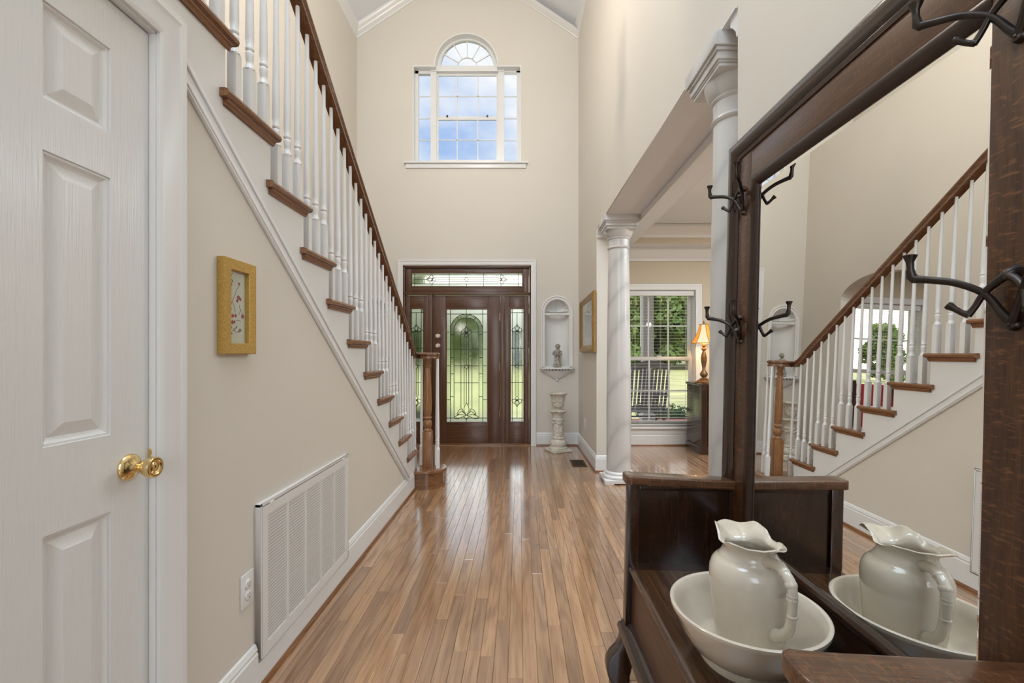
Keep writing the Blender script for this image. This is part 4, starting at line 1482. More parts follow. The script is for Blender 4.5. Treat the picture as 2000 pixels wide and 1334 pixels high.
def outlet(sideX, sg, yc, zc, label, grp=None):
    o = empty('wall_outlet', (sideX, yc, zc), label, 'outlet', grp)
    MB().box(sideX, sideX + sg * 0.006, yc - 0.036, yc + 0.036, zc - 0.0585, zc + 0.0585).build('cover_plate', MT['plastic'], o, bevel=0.003)
    for dz in (-0.0195, 0.0195):
        r = MB().lathe([(0.0, 0), (0.0165, 0), (0.0165, sg * 0.0088), (0.015, sg * 0.0098), (0.0, sg * 0.0098)], sideX, yc, zc + dz, 20, 'x').build('receptacle', MT['plastic'], o)
        m = MB()
        for dy in (-0.006, 0.006):
            m.box(sideX + sg * 0.0097, sideX + sg * 0.0101, yc + dy - 0.001, yc + dy + 0.001, zc + dz - 0.001, zc + dz + 0.007)
        m.lathe([(0, sg * 0.0097), (0.0022, sg * 0.0097), (0.0022, sg * 0.0101), (0, sg * 0.0101)], sideX, yc, zc + dz - 0.007, 10, 'x')
        m.build('slot', MT['black'], r, smooth=False)
    MB().lathe([(0, 0), (0.003, 0), (0.003, sg * 0.0070), (0, sg * 0.0074)], sideX, yc, zc, 10, 'x').build('screw', MT['plastic'], o)
    return o


outlet(XL, 1, 1.598, 0.395, 'white duplex wall outlet beside the air return grille')
outlet(xr(5.5), -1, 5.50, 0.385, 'white wall outlet low on the right wall beneath the gilt picture')

# ================================================================== FLORAL PICTURE (left wall)
py0, py1, pz0, pz1 = 1.442, 1.612, 1.221, 1.532
pic = empty('framed_picture', (XL, (py0 + py1) / 2, pz0), 'small gold framed print of red blossoms on the wall under the stairs', 'picture')
MB().sweep2([(py0, pz0), (py1, pz0), (py1, pz1), (py0, pz1)], [(0.0, 0.001), (0.0, 0.026), (0.002, 0.028), (0.034, 0.025), (0.036, 0.022), (0.036, 0.001)], pX(XL, 1), closed=True).build('frame', MT['gold'], pic, angle=25)
XP = XL + 0.010
MB().box(XL + 0.002, XP, py0 + 0.03, py1 - 0.03, pz0 + 0.03, pz1 - 0.03).build('paper', MT['paper'], pic, smooth=False)
# print area in (s, t) : s 0..1 along +Y, t 0..1 upwards, taken from the photograph
ax0, ax1, az0, az1 = py0 + 0.036, py1 - 0.036, pz0 + 0.036, pz1 - 0.036
def pp(px, py): # zoomed crop pixels, x 250..440, y 250..1095
    return (ax0 + (ax1 - ax0) * (px - 250) / 190.0, az0 + (az1 - az0) * (1095 - py) / 830.0)
m = MB()
rr = random.Random(3)
for (x, y, r) in ((302, 380, 11), (292, 425, 14), (271, 503, 20), (372, 398, 20), (366, 560, 32), (352, 600, 22), (385, 575, 22), (305, 780, 26), (335, 775, 22), (408, 775, 30), (300, 855, 28), (322, 850, 20), (290, 915, 16), (382, 935, 18), (370, 950, 10), (296, 985, 12), (288, 700, 14)):
    c = pp(x, y)
    R = r / 830.0 * (az1 - az0)
    loop = []
    ph = rr.random() * 6
    for k in range(20):
        a = 2 * pi * k / 20
        q = R * (0.85 + 0.2 * cos(5 * a + ph))
        loop.append((c[0] + q * cos(a), c[1] + q * sin(a)))
    m.prism(loop, 'x', XP - 0.0002, XP + 0.0006)
m.build('blossom_print', MT['flower'], pic, smooth=False)
m = MB()
for line in ([(302, 290), (285, 340), (300, 380), (290, 440), (280, 470)], [(285, 340), (262, 390)], [(372, 420), (345, 470), (325, 550), (300, 610), (290, 650)], [(300, 610), (325, 680), (330, 740)], [(378, 640), (375, 680), (390, 690), (370, 760)], [(390, 700), (410, 760)], [(340, 830), (370, 825), (390, 835)], [(350, 890), (330, 930), (300, 960)], [(310, 920), (335, 965), (380, 960), (400, 940)], [(330, 930), (350, 905)]):
    L_ = [pp(*p) for p in line]
    for a, b in zip(L_[:-1], L_[1:]):
        a = Vector(a); b = Vector(b)
        n = (b - a).orthogonal().normalized() * 0.0008 if (b - a).length > 0 else Vector((0, 0))
        m.prism([a + n, a - n, b - n, b + n], 'x', XP - 0.0002, XP + 0.0004)
m.build('twig_print', MT['twig'], pic, smooth=False)
MB().box(XP + 0.0015, XP + 0.003, ax0 - 0.002, ax1 + 0.002, az0 - 0.002, az1 + 0.002).build('glazing', MT['picglass'], pic, smooth=False)

# ================================================================== GILT PICTURE (right wall)
XQ = xr(5.74)
qy0, qy1, qz0, qz1 = 4.70, 5.74, 1.245, 1.885
pic2 = empty('framed_picture', (XQ, (qy0 + qy1) / 2, qz0), 'wide carved gilt frame holding a pale matted print on the right wall', 'picture')
MB().sweep2([(qy0, qz0), (qy1, qz0), (qy1, qz1), (qy0, qz1)], [(0.0, 0.002), (0.0, 0.022), (0.012, 0.036), (0.030, 0.040), (0.045, 0.030), (0.066, 0.026), (0.076, 0.018), (0.076, 0.002)], pX(XQ, -1), closed=True).build('frame', MT['goldframe'], pic2, angle=25)
MB().box(XQ - 0.012, XQ - 0.003, qy0 + 0.07, qy1 - 0.07, qz0 + 0.07, qz1 - 0.07).build('mat_board', MT['matboard'], pic2, smooth=False)
MB().box(XQ - 0.0135, XQ - 0.0115, qy0 + 0.19, qy1 - 0.19, qz0 + 0.16, qz1 - 0.16).build('print', MT['print'], pic2, smooth=False)
MB().box(XQ - 0.017, XQ - 0.0155, qy0 + 0.075, qy1 - 0.075, qz0 + 0.075, qz1 - 0.075).build('glazing', MT['picglass'], pic2, smooth=False)

# ================================================================== WALL NICHE
def niche(NX, labn, labf, gn, gf):
    nic = empty('wall_niche', (NX, YF, NZ0), labn, 'niche')
    inner = [(NX - NR, NZ0), (NX - NR, NZS)] + arc(NX, NZS, NR, pi, 0, 24)[1:-1] + [(NX + NR, NZS), (NX + NR, NZ0)]
    MB().sweep2(inner, [(-0.006, -0.004), (-0.006, 0.012), (0.004, 0.02), (0.016, 0.014), (0.026, 0.014), (0.034, 0.026), (0.046, 0.022), (0.05, 0.010), (0.05, 0.001)], pY(YF, -1)).build('surround', MT['plaster'], nic, angle=25)
    m = MB()
    nb = 14
    vs, fs = [], []
    loop_h = [i / nb for i in range(nb + 1)]
    # half-cylinder back
    for z in (NZ0, NZS):
        for i in range(nb + 1):
            a = pi * i / nb
            vs.append((NX - (NR - 0.002) * cos(a), YF + 0.004 + 0.13 * sin(a), z))
    k = nb + 1
    fs += [(i, i + 1, k + i + 1, k + i) for i in range(nb)]
    m.add(vs, fs)
    vs = [(p[0] - 0, p[1] + 0.012, p[2]) for p in vs]
    m.add(vs, [tuple(reversed(f)) for f in fs])
    m.build('recess', MT['plaster'], nic, angle=30)
    # scalloped shell
    vs, fs = [], []
    nr, na = 10, 72
    for j in range(nr + 1):
        t = j / nr
        for i in range(na + 1):
            a = pi * i / na
            flute = 0.010 * t * cos(a * 22)
            r = (NR - 0.002) * t
            dep = 0.13 * sqrt(max(0, 1 - t * t))
            vs.append((NX - r * cos(a), YF + 0.006 + dep * (0.65 + 0.35 * sin(a)) + flute * (1 - 0.2 * t), NZS + r * sin(a) + flute * 0.4))
    for j in range(nr):
        for i in range(na):
            q = j * (na + 1) + i
            fs.append((q, q + 1, q + na + 2, q + na + 1))
    MB().add(vs, fs).build('shell', MT['plaster'], nic, angle=60)
    MB().box(NX - NR + 0.004, NX + NR - 0.004, YF + 0.002, YF + 0.06, NZS - 0.045, NZS - 0.018).build('shell_cornice', MT['plaster'], nic, bevel=0.004)
    sx = 0.232
    shelf = MB().prism([(NX - sx, YF - 0.001)] + [(NX + sx * cos(t), YF - 0.10 * sin(t) ** 0.7 - 0.01) for t in [pi - pi * i / 20 for i in range(21)]] + [(NX + sx, YF - 0.001)], 'z', NZ0 - 0.032, NZ0 - 0.012)
    shelf.prism([(NX - NR, YF + 0.14), (NX - NR, YF - 0.03), (NX + NR, YF - 0.03), (NX + NR, YF + 0.14)], 'z', NZ0 - 0.012, NZ0 + 0.001)
    shelf.build('shelf', MT['plaster'], nic, bevel=0.005)
    b0 = None
    for i in range(15):
        t = pi - pi * (i + 0.5) / 15
        p = (NX + (sx - 0.018) * cos(t), YF - 0.085 * sin(t) ** 0.7 - 0.008, NZ0 - 0.041)
        if b0 is None:
            b0 = MB().sphere((0, 0, 0), 0.010, 8).build('bead', MT['plaster'], nic)
            for v in b0.data.vertices: v.co += wloc(nic)
            o = b0
        else:
            o = link(bpy.data.objects.new('bead', b0.data), nic)
        o.location = Vector(p) - wloc(nic)
    vs, fs = [], []
    for j in range(9):
        t = j / 8
        z = NZ0 - 0.05 - 0.125 * t
        sc_ = (1 - t) ** 0.75
        for i in range(25):
            a = pi * i / 24
            rr_ = (1 + 0.05 * cos(a * 14)) * sc_
            vs.append((NX - 0.20 * cos(a) * rr_, YF - 0.005 - 0.075 * sin(a) * rr_, z))
    for j in range(8):
        for i in range(24):
            q = j * 25 + i
            fs.append((q, q + 1, q + 26, q + 25))
    fs.append(tuple(range(25)))
    br = MB().add(vs, fs)
    br.sphere((NX, YF - 0.02, NZ0 - 0.178), 0.016, 10)
    br.build('bracket', MT['plaster'], nic, angle=50)

    # figurine standing in the niche
    FX, FY, FZ = NX + 0.003, YF - 0.012, NZ0 + 0.0015
    fig = MB()
    fig.lathe([(0.0, 0.0), (0.058, 0.0), (0.058, 0.03), (0.05, 0.036), (0.046, 0.05), (0.043, 0.10), (0.036, 0.145), (0.040, 0.175), (0.046, 0.20), (0.036, 0.222), (0.017, 0.23), (0.014, 0.238), (0.0, 0.24)], FX, FY, FZ, 22, rf=lambda a, z: 1 + (0.10 * cos(5 * a + 1) if 0.04 < z < 0.15 else 0.0) - 0.22 * abs(sin(a)) * (1 if 0.06 < z < 0.23 else 0))
    fig.sphere((FX + 0.006, FY - 0.004, FZ + 0.265), 0.032, 14, (0.95, 0.95, 1.08))
    fig.sphere((FX + 0.006, FY + 0.004, FZ + 0.272), 0.035, 14, (1.0, 0.95, 0.9))
    fig.sphere((FX + 0.006, FY - 0.036, FZ + 0.262), 0.006, 8)
    fig.tube([(FX - 0.04, FY, FZ + 0.205), (FX - 0.056, FY - 0.012, FZ + 0.165), (FX - 0.03, FY - 0.04, FZ + 0.15), (FX - 0.012, FY - 0.048, FZ + 0.165)], [0.015, 0.014, 0.012, 0.010], 8)
    fig.tube([(FX + 0.042, FY, FZ + 0.205), (FX + 0.054, FY - 0.015, FZ + 0.16), (FX + 0.028, FY - 0.042, FZ + 0.15), (FX + 0.008, FY - 0.048, FZ + 0.168)], [0.015, 0.014, 0.012, 0.010], 8)
    for sx_ in (-0.02, 0.02):
        fig.sphere((FX + sx_, FY - 0.044, FZ + 0.042), 0.014, 8, (1, 1.5, 0.7))
    fo = fig.build('stone_figurine', MT['stone'], None, angle=60)
    tag(fo, labf, 'figurine')



niche(NXS[0], 'white plaster arched niche with shell top, between the front door and the right wall', 'small weathered stone figurine on the shelf of the niche right of the front door', '', '')
niche(NXS[1], 'white plaster arched niche between the front door and stairs, seen in the mirror', 'small stone figurine on the shelf of the niche seen only in the mirror', '', '')

# ================================================================== PEDESTAL AND URN
def pedestal(PXc, PYc, labp, labu):
    ped = empty('pedestal', (PXc, PYc, 0), labp, 'pedestal')
    th = radians(24)
    sq = lambda r: [(PXc + r * sqrt(2) * cos(th + pi / 4 + k * pi / 2), PYc + r * sqrt(2) * sin(th + pi / 4 + k * pi / 2)) for k in range(4)]
    MB().prism(sq(0.132), 'z', 0.0012, 0.035).build('plinth', MT['antique'], ped, bevel=0.006)
    MB().lathe([(0.118, 0.035), (0.122, 0.05), (0.108, 0.062), (0.098, 0.068), (0.108, 0.085), (0.110, 0.105), (0.100, 0.13), (0.084, 0.15), (0.078, 0.158), (0.084, 0.164), (0.084, 0.174), (0.074, 0.182), (0.0, 0.182)], PXc, PYc, 0, 48, rf=lambda a, z: 1 + (0.028 * cos(16 * a) if 0.068 < z < 0.15 else 0)).build('base', MT['antique'], ped, angle=50)
    MB().lathe([(0.0, 0.180), (0.070, 0.180), (0.068, 0.36), (0.067, 0.395), (0.0, 0.395)], PXc, PYc, 0, 96, rf=lambda a, z: 1 - (0.05 * max(0, cos(14 * a)) if z < 0.37 else 0)).build('shaft', MT['antique'], ped, angle=50)
    m = MB()
    for k in range(6):
        a0 = 2 * pi * k / 6
        pts = [(PXc + 0.072 * cos(a0 + t * 2 * pi / 6), PYc + 0.072 * sin(a0 + t * 2 * pi / 6), 0.375 - 0.022 * sin(pi * t)) for t in [i / 8 for i in range(9)]]
        m.tube(pts, [0.004, 0.006, 0.008, 0.009, 0.0095, 0.009, 0.008, 0.006, 0.004], 6)
        m.sphere((PXc + 0.073 * cos(a0), PYc + 0.073 * sin(a0), 0.372), 0.010, 8)
    m.build('garland', MT['antique'], ped)
    MB().lathe([(0.0, 0.392), (0.073, 0.392), (0.076, 0.402), (0.073, 0.412), (0.068, 0.416), (0.07, 0.45), (0.084, 0.482), (0.104, 0.498), (0.110, 0.508), (0.104, 0.516), (0.07, 0.52), (0.0, 0.52)], PXc, PYc, 0, 64, rf=lambda a, z: 1 + (0.045 * cos(4 * (a - th)) + 0.03 * cos(16 * a) if z > 0.45 else 0.0)).build('capital', MT['antique'], ped, angle=50)
    urn = empty('planter_urn', (PXc, PYc, 0.521), labu, 'urn')
    MB().lathe([(0.0, 0.522), (0.048, 0.522), (0.05, 0.530), (0.038, 0.538), (0.040, 0.546), (0.062, 0.556), (0.072, 0.575), (0.074, 0.60), (0.078, 0.64), (0.088, 0.68), (0.102, 0.708), (0.116, 0.716), (0.119, 0.726), (0.114, 0.734), (0.100, 0.734), (0.092, 0.715), (0.078, 0.66), (0.066, 0.60), (0.0, 0.585)], PXc, PYc, 0, 48).build('bowl', MT['antique'], urn, angle=45)
    m = MB()
    rr = random.Random(5)
    for k in range(7):
        a0 = 2 * pi * k / 7
        for t in [i / 7 for i in range(8)]:
            a = a0 + t * 2 * pi / 7
            z = 0.655 - 0.03 * sin(pi * t) + rr.uniform(-0.004, 0.004)
            r = 0.080 + (z - 0.64) * 0.25
            m.sphere((PXc + r * cos(a), PYc + r * sin(a), z), rr.uniform(0.007, 0.011), 6)
    m.build('garland', MT['antique'], urn)



pedestal(0.483, 5.74, 'antique white fluted column pedestal on the floor right of the front door', 'antique white urn planter with garlands on the pedestal right of the front door')
pedestal(-1.90, 5.80, 'antique white column pedestal behind the stair balusters, seen in the mirror', 'antique white urn planter behind the stair balusters, seen in the mirror')

# ================================================================== FLOOR REGISTER
rx0, rx1, ry0, ry1 = 0.575, 0.735, 4.93, 5.25
reg = empty('floor_register', ((rx0 + rx1) / 2, (ry0 + ry1) / 2, 0), 'small bronze floor register set in the boards near the pedestal', 'vent')
holes_mesh([(rx0, ry0), (rx1, ry0), (rx1, ry1), (rx0, ry1)], [[(rx0 + 0.018, ry0 + 0.018), (rx1 - 0.018, ry0 + 0.018), (rx1 - 0.018, ry1 - 0.018), (rx0 + 0.018, ry1 - 0.018)]], lambda p, a: (p[0], p[1], a), 0.0004, 0.005).build('frame', MT['register'], reg, bevel=0.001)
MB().box(rx0 + 0.018, rx1 - 0.018, ry0 + 0.018, ry1 - 0.018, 0.0003, 0.0009).build('backing', MT['black'], reg, smooth=False)
for i in range(9):
    yy = ry0 + 0.03 + i * (ry1 - ry0 - 0.06) / 8
    MB().box(rx0 + 0.017, rx1 - 0.017, yy - 0.004, yy + 0.004, 0.001, 0.0044).build('slat', MT['register'], reg, smooth=False)

# ================================================================== COLUMNS


def column(X, Y, label):
    c = empty('column', (X, Y, 0), label, 'column', kind='thing')
    hp = 0.160
    pl = MB()
    for sx_ in (-1, 1):
        for sy_ in (-1, 1):
            x0, x1 = sorted((X + sx_ * hp, X + sx_ * (hp - 0.085)))
            y0, y1 = sorted((Y + sy_ * hp, Y + sy_ * (hp - 0.085)))
            pl.box(x0, x1, y0, y1, 0.0006, 0.012)
    pl.box(X - hp, X + hp, Y - hp, Y + hp, 0.0115, 0.042)
    pl.build('plinth', MT['trim'], c, bevel=0.003)
    MB().lathe([(0.150, 0.042), (0.157, 0.050), (0.157, 0.062), (0.150, 0.070), (0.132, 0.074), (0.130, 0.086), (0.134, 0.090), (0.130, 0.097), (0.120, 0.105), (0.0, 0.105)], X, Y, 0, 48).build('base', MT['trim'], c, angle=40)
    pr = []
    for i in range(15):
        t = i / 14
        r = 0.1165 - 0.0195 * max(0, (t - 0.25) / 0.75) ** 1.5
        pr.append((r, 0.10 + t * (2.235 - 0.10)))
    MB().lathe([(0, 0.1)] + pr + [(0, 2.236)], X, Y, 0, 48).build('shaft', MT['marble'], c, angle=40)
    zt = ZH - 0.001
    MB().lathe([(0.0, 2.225), (0.097, 2.225), (0.104, 2.230), (0.108, 2.240), (0.104, 2.250), (0.098, 2.254), (0.099, 2.315), (0.103, 2.318), (0.108, 2.326), (0.106, 2.334), (0.112, 2.340), (0.124, 2.362), (0.134, 2.388), (0.137, 2.400), (0.0, 2.400)], X, Y, 0, 48).build('capital', MT['marble'], c, angle=40)
    m = MB()
    for (h, z0, z1_) in ((0.139, 2.400, 2.415), (0.143, 2.415, 2.424), (0.150, 2.424, 2.455), (0.158, 2.455, 2.470), (0.168, 2.470, zt)):
        m.box(X - h, X + h, Y - h, Y + h, z0, z1_)
    m.build('abacus', MT['marble'], c, bevel=0.004)
    return c


column(0.957, 4.40, 'white marbled round column beyond the hall tree, standing clear with its base in view')
column(0.955, 2.00, 'marbled round column directly behind the hall tree, its base hidden')

# ================================================================== HALL TREE (right foreground)
LEAN = 0.0225
SG = 1.10       # the numbers below were measured in units of 1/1.10 m from the lens point
def scl(p):
    return (p[0] * SG, p[1] * SG, H + (p[2] - H) * SG)


ZB0 = H * (1 - 1 / SG) + 0.0006    # floor level in those units


def tilt(p):
    c, s = 1 / sqrt(1 + LEAN ** 2), LEAN / sqrt(1 + LEAN ** 2)
    p = scl((p[0] + LEAN * 0.0, p[1], p[2]))
    X0 = 0.70 * SG - 0.006
    x, z = p[0] - 0.70 * SG, p[2]
    return (X0 + x * c + z * s, p[1], z * c - x * s)


MT['dk_im'] = wood('dark_oak_bead', (0.014, 0.006, 0.0035), (0.03, 0.012, 0.006), (0.05, 0.02, 0.01), 'Y', 42, 2.2, 0.35, 0.1, None, 0, 0.0)
tree = empty('hall_tree', (0.60, 1.13, 0), 'dark oak hall tree with mirror, bench seat and coat hooks against the right wall', 'hall tree')
XFD, XMR = 0.688, 0.700
FY1, NY1 = 1.4176, 0.693          # inner edges of the stiles
FY2, NY2 = 1.490, 0.620          # outer edges of their flat field
TB = lambda mb, name, mat, parent=tree, **k: mb.build(name, mat, parent, xf=tilt, **k)
for (a, b) in ((FY1, FY2), (NY2, NY1)):
    TB(MB().box(XFD, 0.711, a, b, 0.45, 1.862), 'stile', MT['dk_stile'], bevel=0.002)
TB(MB().box(XFD + 0.0003, 0.711, NY1, FY1, 1.769, 1.862), 'top_rail', MT['dk_rail'], bevel=0.002)
OM = [(-0.002, -0.041), (-0.002, 0.003), (0.006, 0.007), (0.011, 0.003), (0.016, 0.010), (0.026, 0.016), (0.038, 0.017), (0.046, 0.012), (0.050, 0.003), (0.050, -0.041)]
TB(MB().sweep2([(NY2, 0.55), (NY2, 1.860), (FY2, 1.860), (FY2, 0.55)], [(t * 1.2, h) for t, h in OM], pX(XFD, -1)), 'outer_moulding', MT['dk_z'], angle=50)
IM = [(-0.001, -0.0125), (-0.001, 0.0008), (0.002, 0.0022), (0.007, 0.0026), (0.013, 0.0012), (0.019, -0.002), (0.024, -0.006), (0.0275, -0.0098), (0.0288, -0.0125)]
TB(MB().sweep2([(FY1, 0.66), (FY1, 1.769), (NY1, 1.769)], IM, pX(XFD, -1)), 'inner_moulding', MT['dk_im'], angle=40)
# bevelled mirror plate
my0, my1, mz0, mz1 = NY1 + 0.0005, FY1 - 0.0275, 0.660, 1.7415
bv = 0.013
MIR = [(y, z) for y, z in ((my0, mz0), (my1, mz0), (my1, mz1), (my0, mz1))]
MIN_ = [(y, z) for y, z in ((my0 + bv, mz0 + bv), (my1 - bv, mz0 + bv), (my1 - bv, mz1 - bv), (my0 + bv, mz1 - bv))]
m = MB().add([(XMR + 0.0012, y, z) for y, z in MIR] + [(XMR, y, z) for y, z in MIN_] + [(XMR + 0.005, y, z) for y, z in MIR],
             [(0, 1, 5, 4), (1, 2, 6, 5), (2, 3, 7, 6), (3, 0, 4, 7), (4, 5, 6, 7), (8, 9, 1, 0), (9, 10, 2, 1), (10, 11, 3, 2), (11, 8, 0, 3), (11, 10, 9, 8)])
TB(m, 'mirror', MT['silver'], smooth=False)
TB(MB().box(XMR + 0.0055, 0.7115, NY2, FY2, 0.5, 1.83), 'back_board', MT['dk_z'], smooth=False)
TB(MB().box(0.691, XMR + 0.008, NY1 - 0.01, FY1 + 0.01, 0.500, 0.655), 'bottom_rail', MT['dk_y'], bevel=0.002)
TB(MB().prism([(0.706, 0.666), (0.700, 0.6665), (0.694, 0.664), (0.689, 0.658), (0.687, 0.650), (0.688, 0.642), (0.692, 0.635), (0.706, 0.632)], 'y', NY1 - 0.004, FY1 + 0.004), 'bottom_moulding', MT['dk_y'], angle=60)

# arms: framed end panels with moulded caps
for yc, s in ((1.510, 1), (0.578, -1)):
    ap = TB(MB().box(0.366, 0.690, yc - 0.007, yc + 0.007, 0.29, 0.790), 'arm_panel', MT['dk_z'], smooth=False)
    TB(MB().box(0.346, 0.386, yc - 0.019, yc + 0.019, 0.300, 0.790), 'front_post', MT['dk_z'], ap, bevel=0.005)
    TB(MB().box(0.386, 0.690, yc - 0.012, yc + 0.012, 0.29, 0.345), 'lower_rail', MT['dk_x'], ap, bevel=0.003)
    TB(MB().box(0.386, 0.690, yc - 0.012, yc + 0.012, 0.765, 0.790), 'upper_rail', MT['dk_x'], ap, bevel=0.003)
    w = 0.036
    out = [(0.720 if False else 0.695, yc - w + 0.004), (0.395, yc - w + 0.002), (0.372, yc - w), (0.352, yc - w - 0.002), (0.340, yc - w + 0.004), (0.336, yc - w + 0.014), (0.336, yc + w - 0.014), (0.340, yc + w - 0.004), (0.352, yc + w + 0.002), (0.372, yc + w), (0.395, yc + w - 0.002), (0.695, yc + w - 0.004)]
    cap = MB().prism(out, 'z', 0.787, 0.817)
    cap.v = [(x, y, z - 0.028 * (x - 0.34)) for x, y, z in cap.v]
    TB(cap, 'arm_cap', MT['dk_arm'], ap, bevel=0.011, seg=4, angle=60)

# bench
SY0, SY1 = 0.640, 1.452
lid = [(0.372, 0.526), (0.361, 0.5245), (0.354, 0.520), (0.351, 0.5135), (0.354, 0.506), (0.361, 0.502), (0.372, 0.500)]
TB(MB().prism(lid + [(0.655, 0.500), (0.655, 0.526)], 'y', SY0, SY1), 'seat_lid', MT['dk_seat'], angle=60)
for (a, b) in ((SY1 + 0.0012, 1.5025), (0.5855, SY0 - 0.0012)):
    TB(MB().prism(lid + [(0.655, 0.500), (0.655, 0.526)], 'y', a, b), 'cleat', MT['dk_x'], angle=60)
TB(MB().box(0.6562, 0.690, 0.586, 1.502, 0.500, 0.5255), 'seat_back_strip', MT['dk_seat'], bevel=0.002)
TB(MB().box(0.366, 0.382, 0.590, 1.500, 0.315, 0.500), 'front_apron', MT['apron'], smooth=False)
TB(MB().prism([(0.332, 0.290), (0.329, 0.300), (0.333, 0.311), (0.342, 0.314), (0.347, 0.322), (0.358, 0.328), (0.385, 0.330), (0.385, 0.286), (0.338, 0.286)], 'y', 0.552, 1.536), 'base_moulding', MT['dk_y'], angle=40)
TB(MB().box(0.385, 0.700, 0.590, 1.500, 0.288, 0.302), 'bench_floor', MT['dk_y'], smooth=False)
foot = [(0.336, 0.286), (0.331, 0.265), (0.322, 0.245), (0.304, 0.226), (0.292, 0.206), (0.288, 0.185), (0.292, 0.160), (0.303, 0.135), (0.306, 0.125), (0.304, 0.115), (0.304, ZB0 - 0.0066), (0.358, ZB0 - 0.0062), (0.364, 0.125), (0.364, 0.16), (0.372, 0.20), (0.392, 0.245), (0.420, 0.286)]
for yc in (1.508, 0.580):
    TB(MB().prism(foot, 'y', yc - 0.026, yc + 0.026), 'front_foot', MT['dk_z'], bevel=0.006, angle=50)
    TB(MB().box(0.672, 0.706, yc - 0.022, yc + 0.022, ZB0, 0.46), 'rear_post', MT['dk_z'], bevel=0.003)


def spline(pts, n=4):
    P_ = [Vector(p) for p in pts]
    out = []
    for i in range(len(P_) - 1):
        p0 = P_[max(i - 1, 0)]; p1 = P_[i]; p2 = P_[i + 1]; p3 = P_[min(i + 2, len(P_) - 1)]
        for k in range(n):
            t = k / n
            out.append(0.5 * ((2 * p1) + (p2 - p0) * t + (2 * p0 - 5 * p1 + 4 * p2 - p3) * t * t + (3 * p1 - p0 - 3 * p2 + p3) * t ** 3))
    out.append(P_[-1])
    return out


def lerp_list(r, n=4):
    o = []
    for a, b in zip(r[:-1], r[1:]):
        o += [a + (b - a) * k / n for k in range(n)]
    return o + [r[-1]]


def coat_hook(yb, zb):
    m = MB()
    for s in (-1, 1):
        lo = [(0.004, 0, -0.036), (0.009, 0.010, -0.020), (0.0174, 0.027, 0.010), (0.034, 0.052, 0.029), (0.050, 0.076, 0.037), (0.0625, 0.0925, 0.041)]
        m.tube([(XFD - a * 1.11, yb + s * b, zb + z) for a, b, z in spline(lo)], lerp_list([0.0066, 0.0059, 0.0051, 0.0055, 0.0058, 0.0068]), 8)
        m.tube([(XFD - a * 1.11, yb + s * b, zb + z) for a, b, z in ((0.0600, 0.089, 0.037), (0.0632, 0.0935, 0.045), (0.0642, 0.095, 0.058), (0.0645, 0.0955, 0.069), (0.0645, 0.0955, 0.077), (0.0645, 0.0955, 0.080), (0.0645, 0.0955, 0.0815))], [0.0056, 0.0072, 0.0052, 0.0055, 0.0090, 0.0104, 0.0072], 8)
        sh = [(0.012, 0, 0.033), (0.0135, 0.013, 0.025), (0.0174, 0.027, 0.010), (0.0215, 0.034, -0.008), (0.0265, 0.0405, -0.0225)]
        m.tube([(XFD - a * 1.11, yb + s * b, zb + z) for a, b, z in spline(sh)], lerp_list([0.0066, 0.0058, 0.0046, 0.0044, 0.0050]), 8)
        m.tube([(XFD - a * 1.11, yb + s * b, zb + z) for a, b, z in ((0.0255, 0.039, -0.0215), (0.030, 0.046, -0.0170), (0.034, 0.052, -0.0110), (0.0375, 0.057, -0.0060), (0.0390, 0.0590, -0.004))], [0.0054, 0.0044, 0.0044, 0.0066, 0.0058], 8)
    m.tube([(XFD + 0.001, yb, zb + 0.038), (XFD - 0.006, yb, zb + 0.038), (XFD - 0.014, yb, zb + 0.034), (XFD - 0.016, yb, zb + 0.026)], [0.010, 0.0085, 0.0075, 0.004], 10)
    m.tube([(XFD + 0.001, yb, zb - 0.038), (XFD - 0.007, yb, zb - 0.037), (XFD - 0.009, yb, zb - 0.034)], [0.0095, 0.0085, 0.003], 10)
    h = TB(m, 'coat_hook', MT['iron'], angle=60)
    for sa, sz in ((0.0165, 0.036), (0.0095, -0.038)):
        TB(MB().sphere((XFD - sa, yb, zb + sz), 0.0035, 8), 'screw', MT['iron'], h)


for yb in (1.458, 0.650):
    for zb in (1.712, 1.300):
        coat_hook(yb, zb)

# ================================================================== WASH BASIN AND PITCHER
BX, BY, BZ = 0.514, 1.032, 0.5300
basin = MB().lathe([(0.0, 0.004), (0.088, 0.004), (0.090, 0.0), (0.099, 0.0), (0.100, 0.010), (0.095, 0.017), (0.104, 0.021), (0.124, 0.036), (0.142, 0.066), (0.154, 0.094), (0.163, 0.110), (0.1645, 0.115), (0.1645, 0.120), (0.160, 0.1225), (0.154, 0.119), (0.146, 0.094), (0.133, 0.062), (0.112, 0.034), (0.096, 0.023), (0.07, 0.018), (0.0, 0.017)], BX, BY, BZ, 64)
bo = basin.build('wash_basin', MT['china'], None, angle=60, xf=scl)
tag(bo, 'wide cream china wash basin on the bench of the hall tree', 'basin')

pit = empty('water_pitcher', scl((0.528, 1.048, BZ + 0.0185)), 'cream china water pitcher with scalloped rim standing in the wash basin', 'pitcher')
CXp, CYp, Z0p = 0.528, 1.048, BZ + 0.0185
body = [(0.0, 0.0), (0.064, 0.0), (0.068, 0.003), (0.071, 0.012), (0.076, 0.05), (0.081, 0.10), (0.0850, 0.145), (0.0858, 0.162), (0.0845, 0.178), (0.079, 0.193), (0.071, 0.202), (0.0655, 0.2055), (0.0645, 0.2085), (0.060, 0.214), (0.057, 0.221)]
N = 64


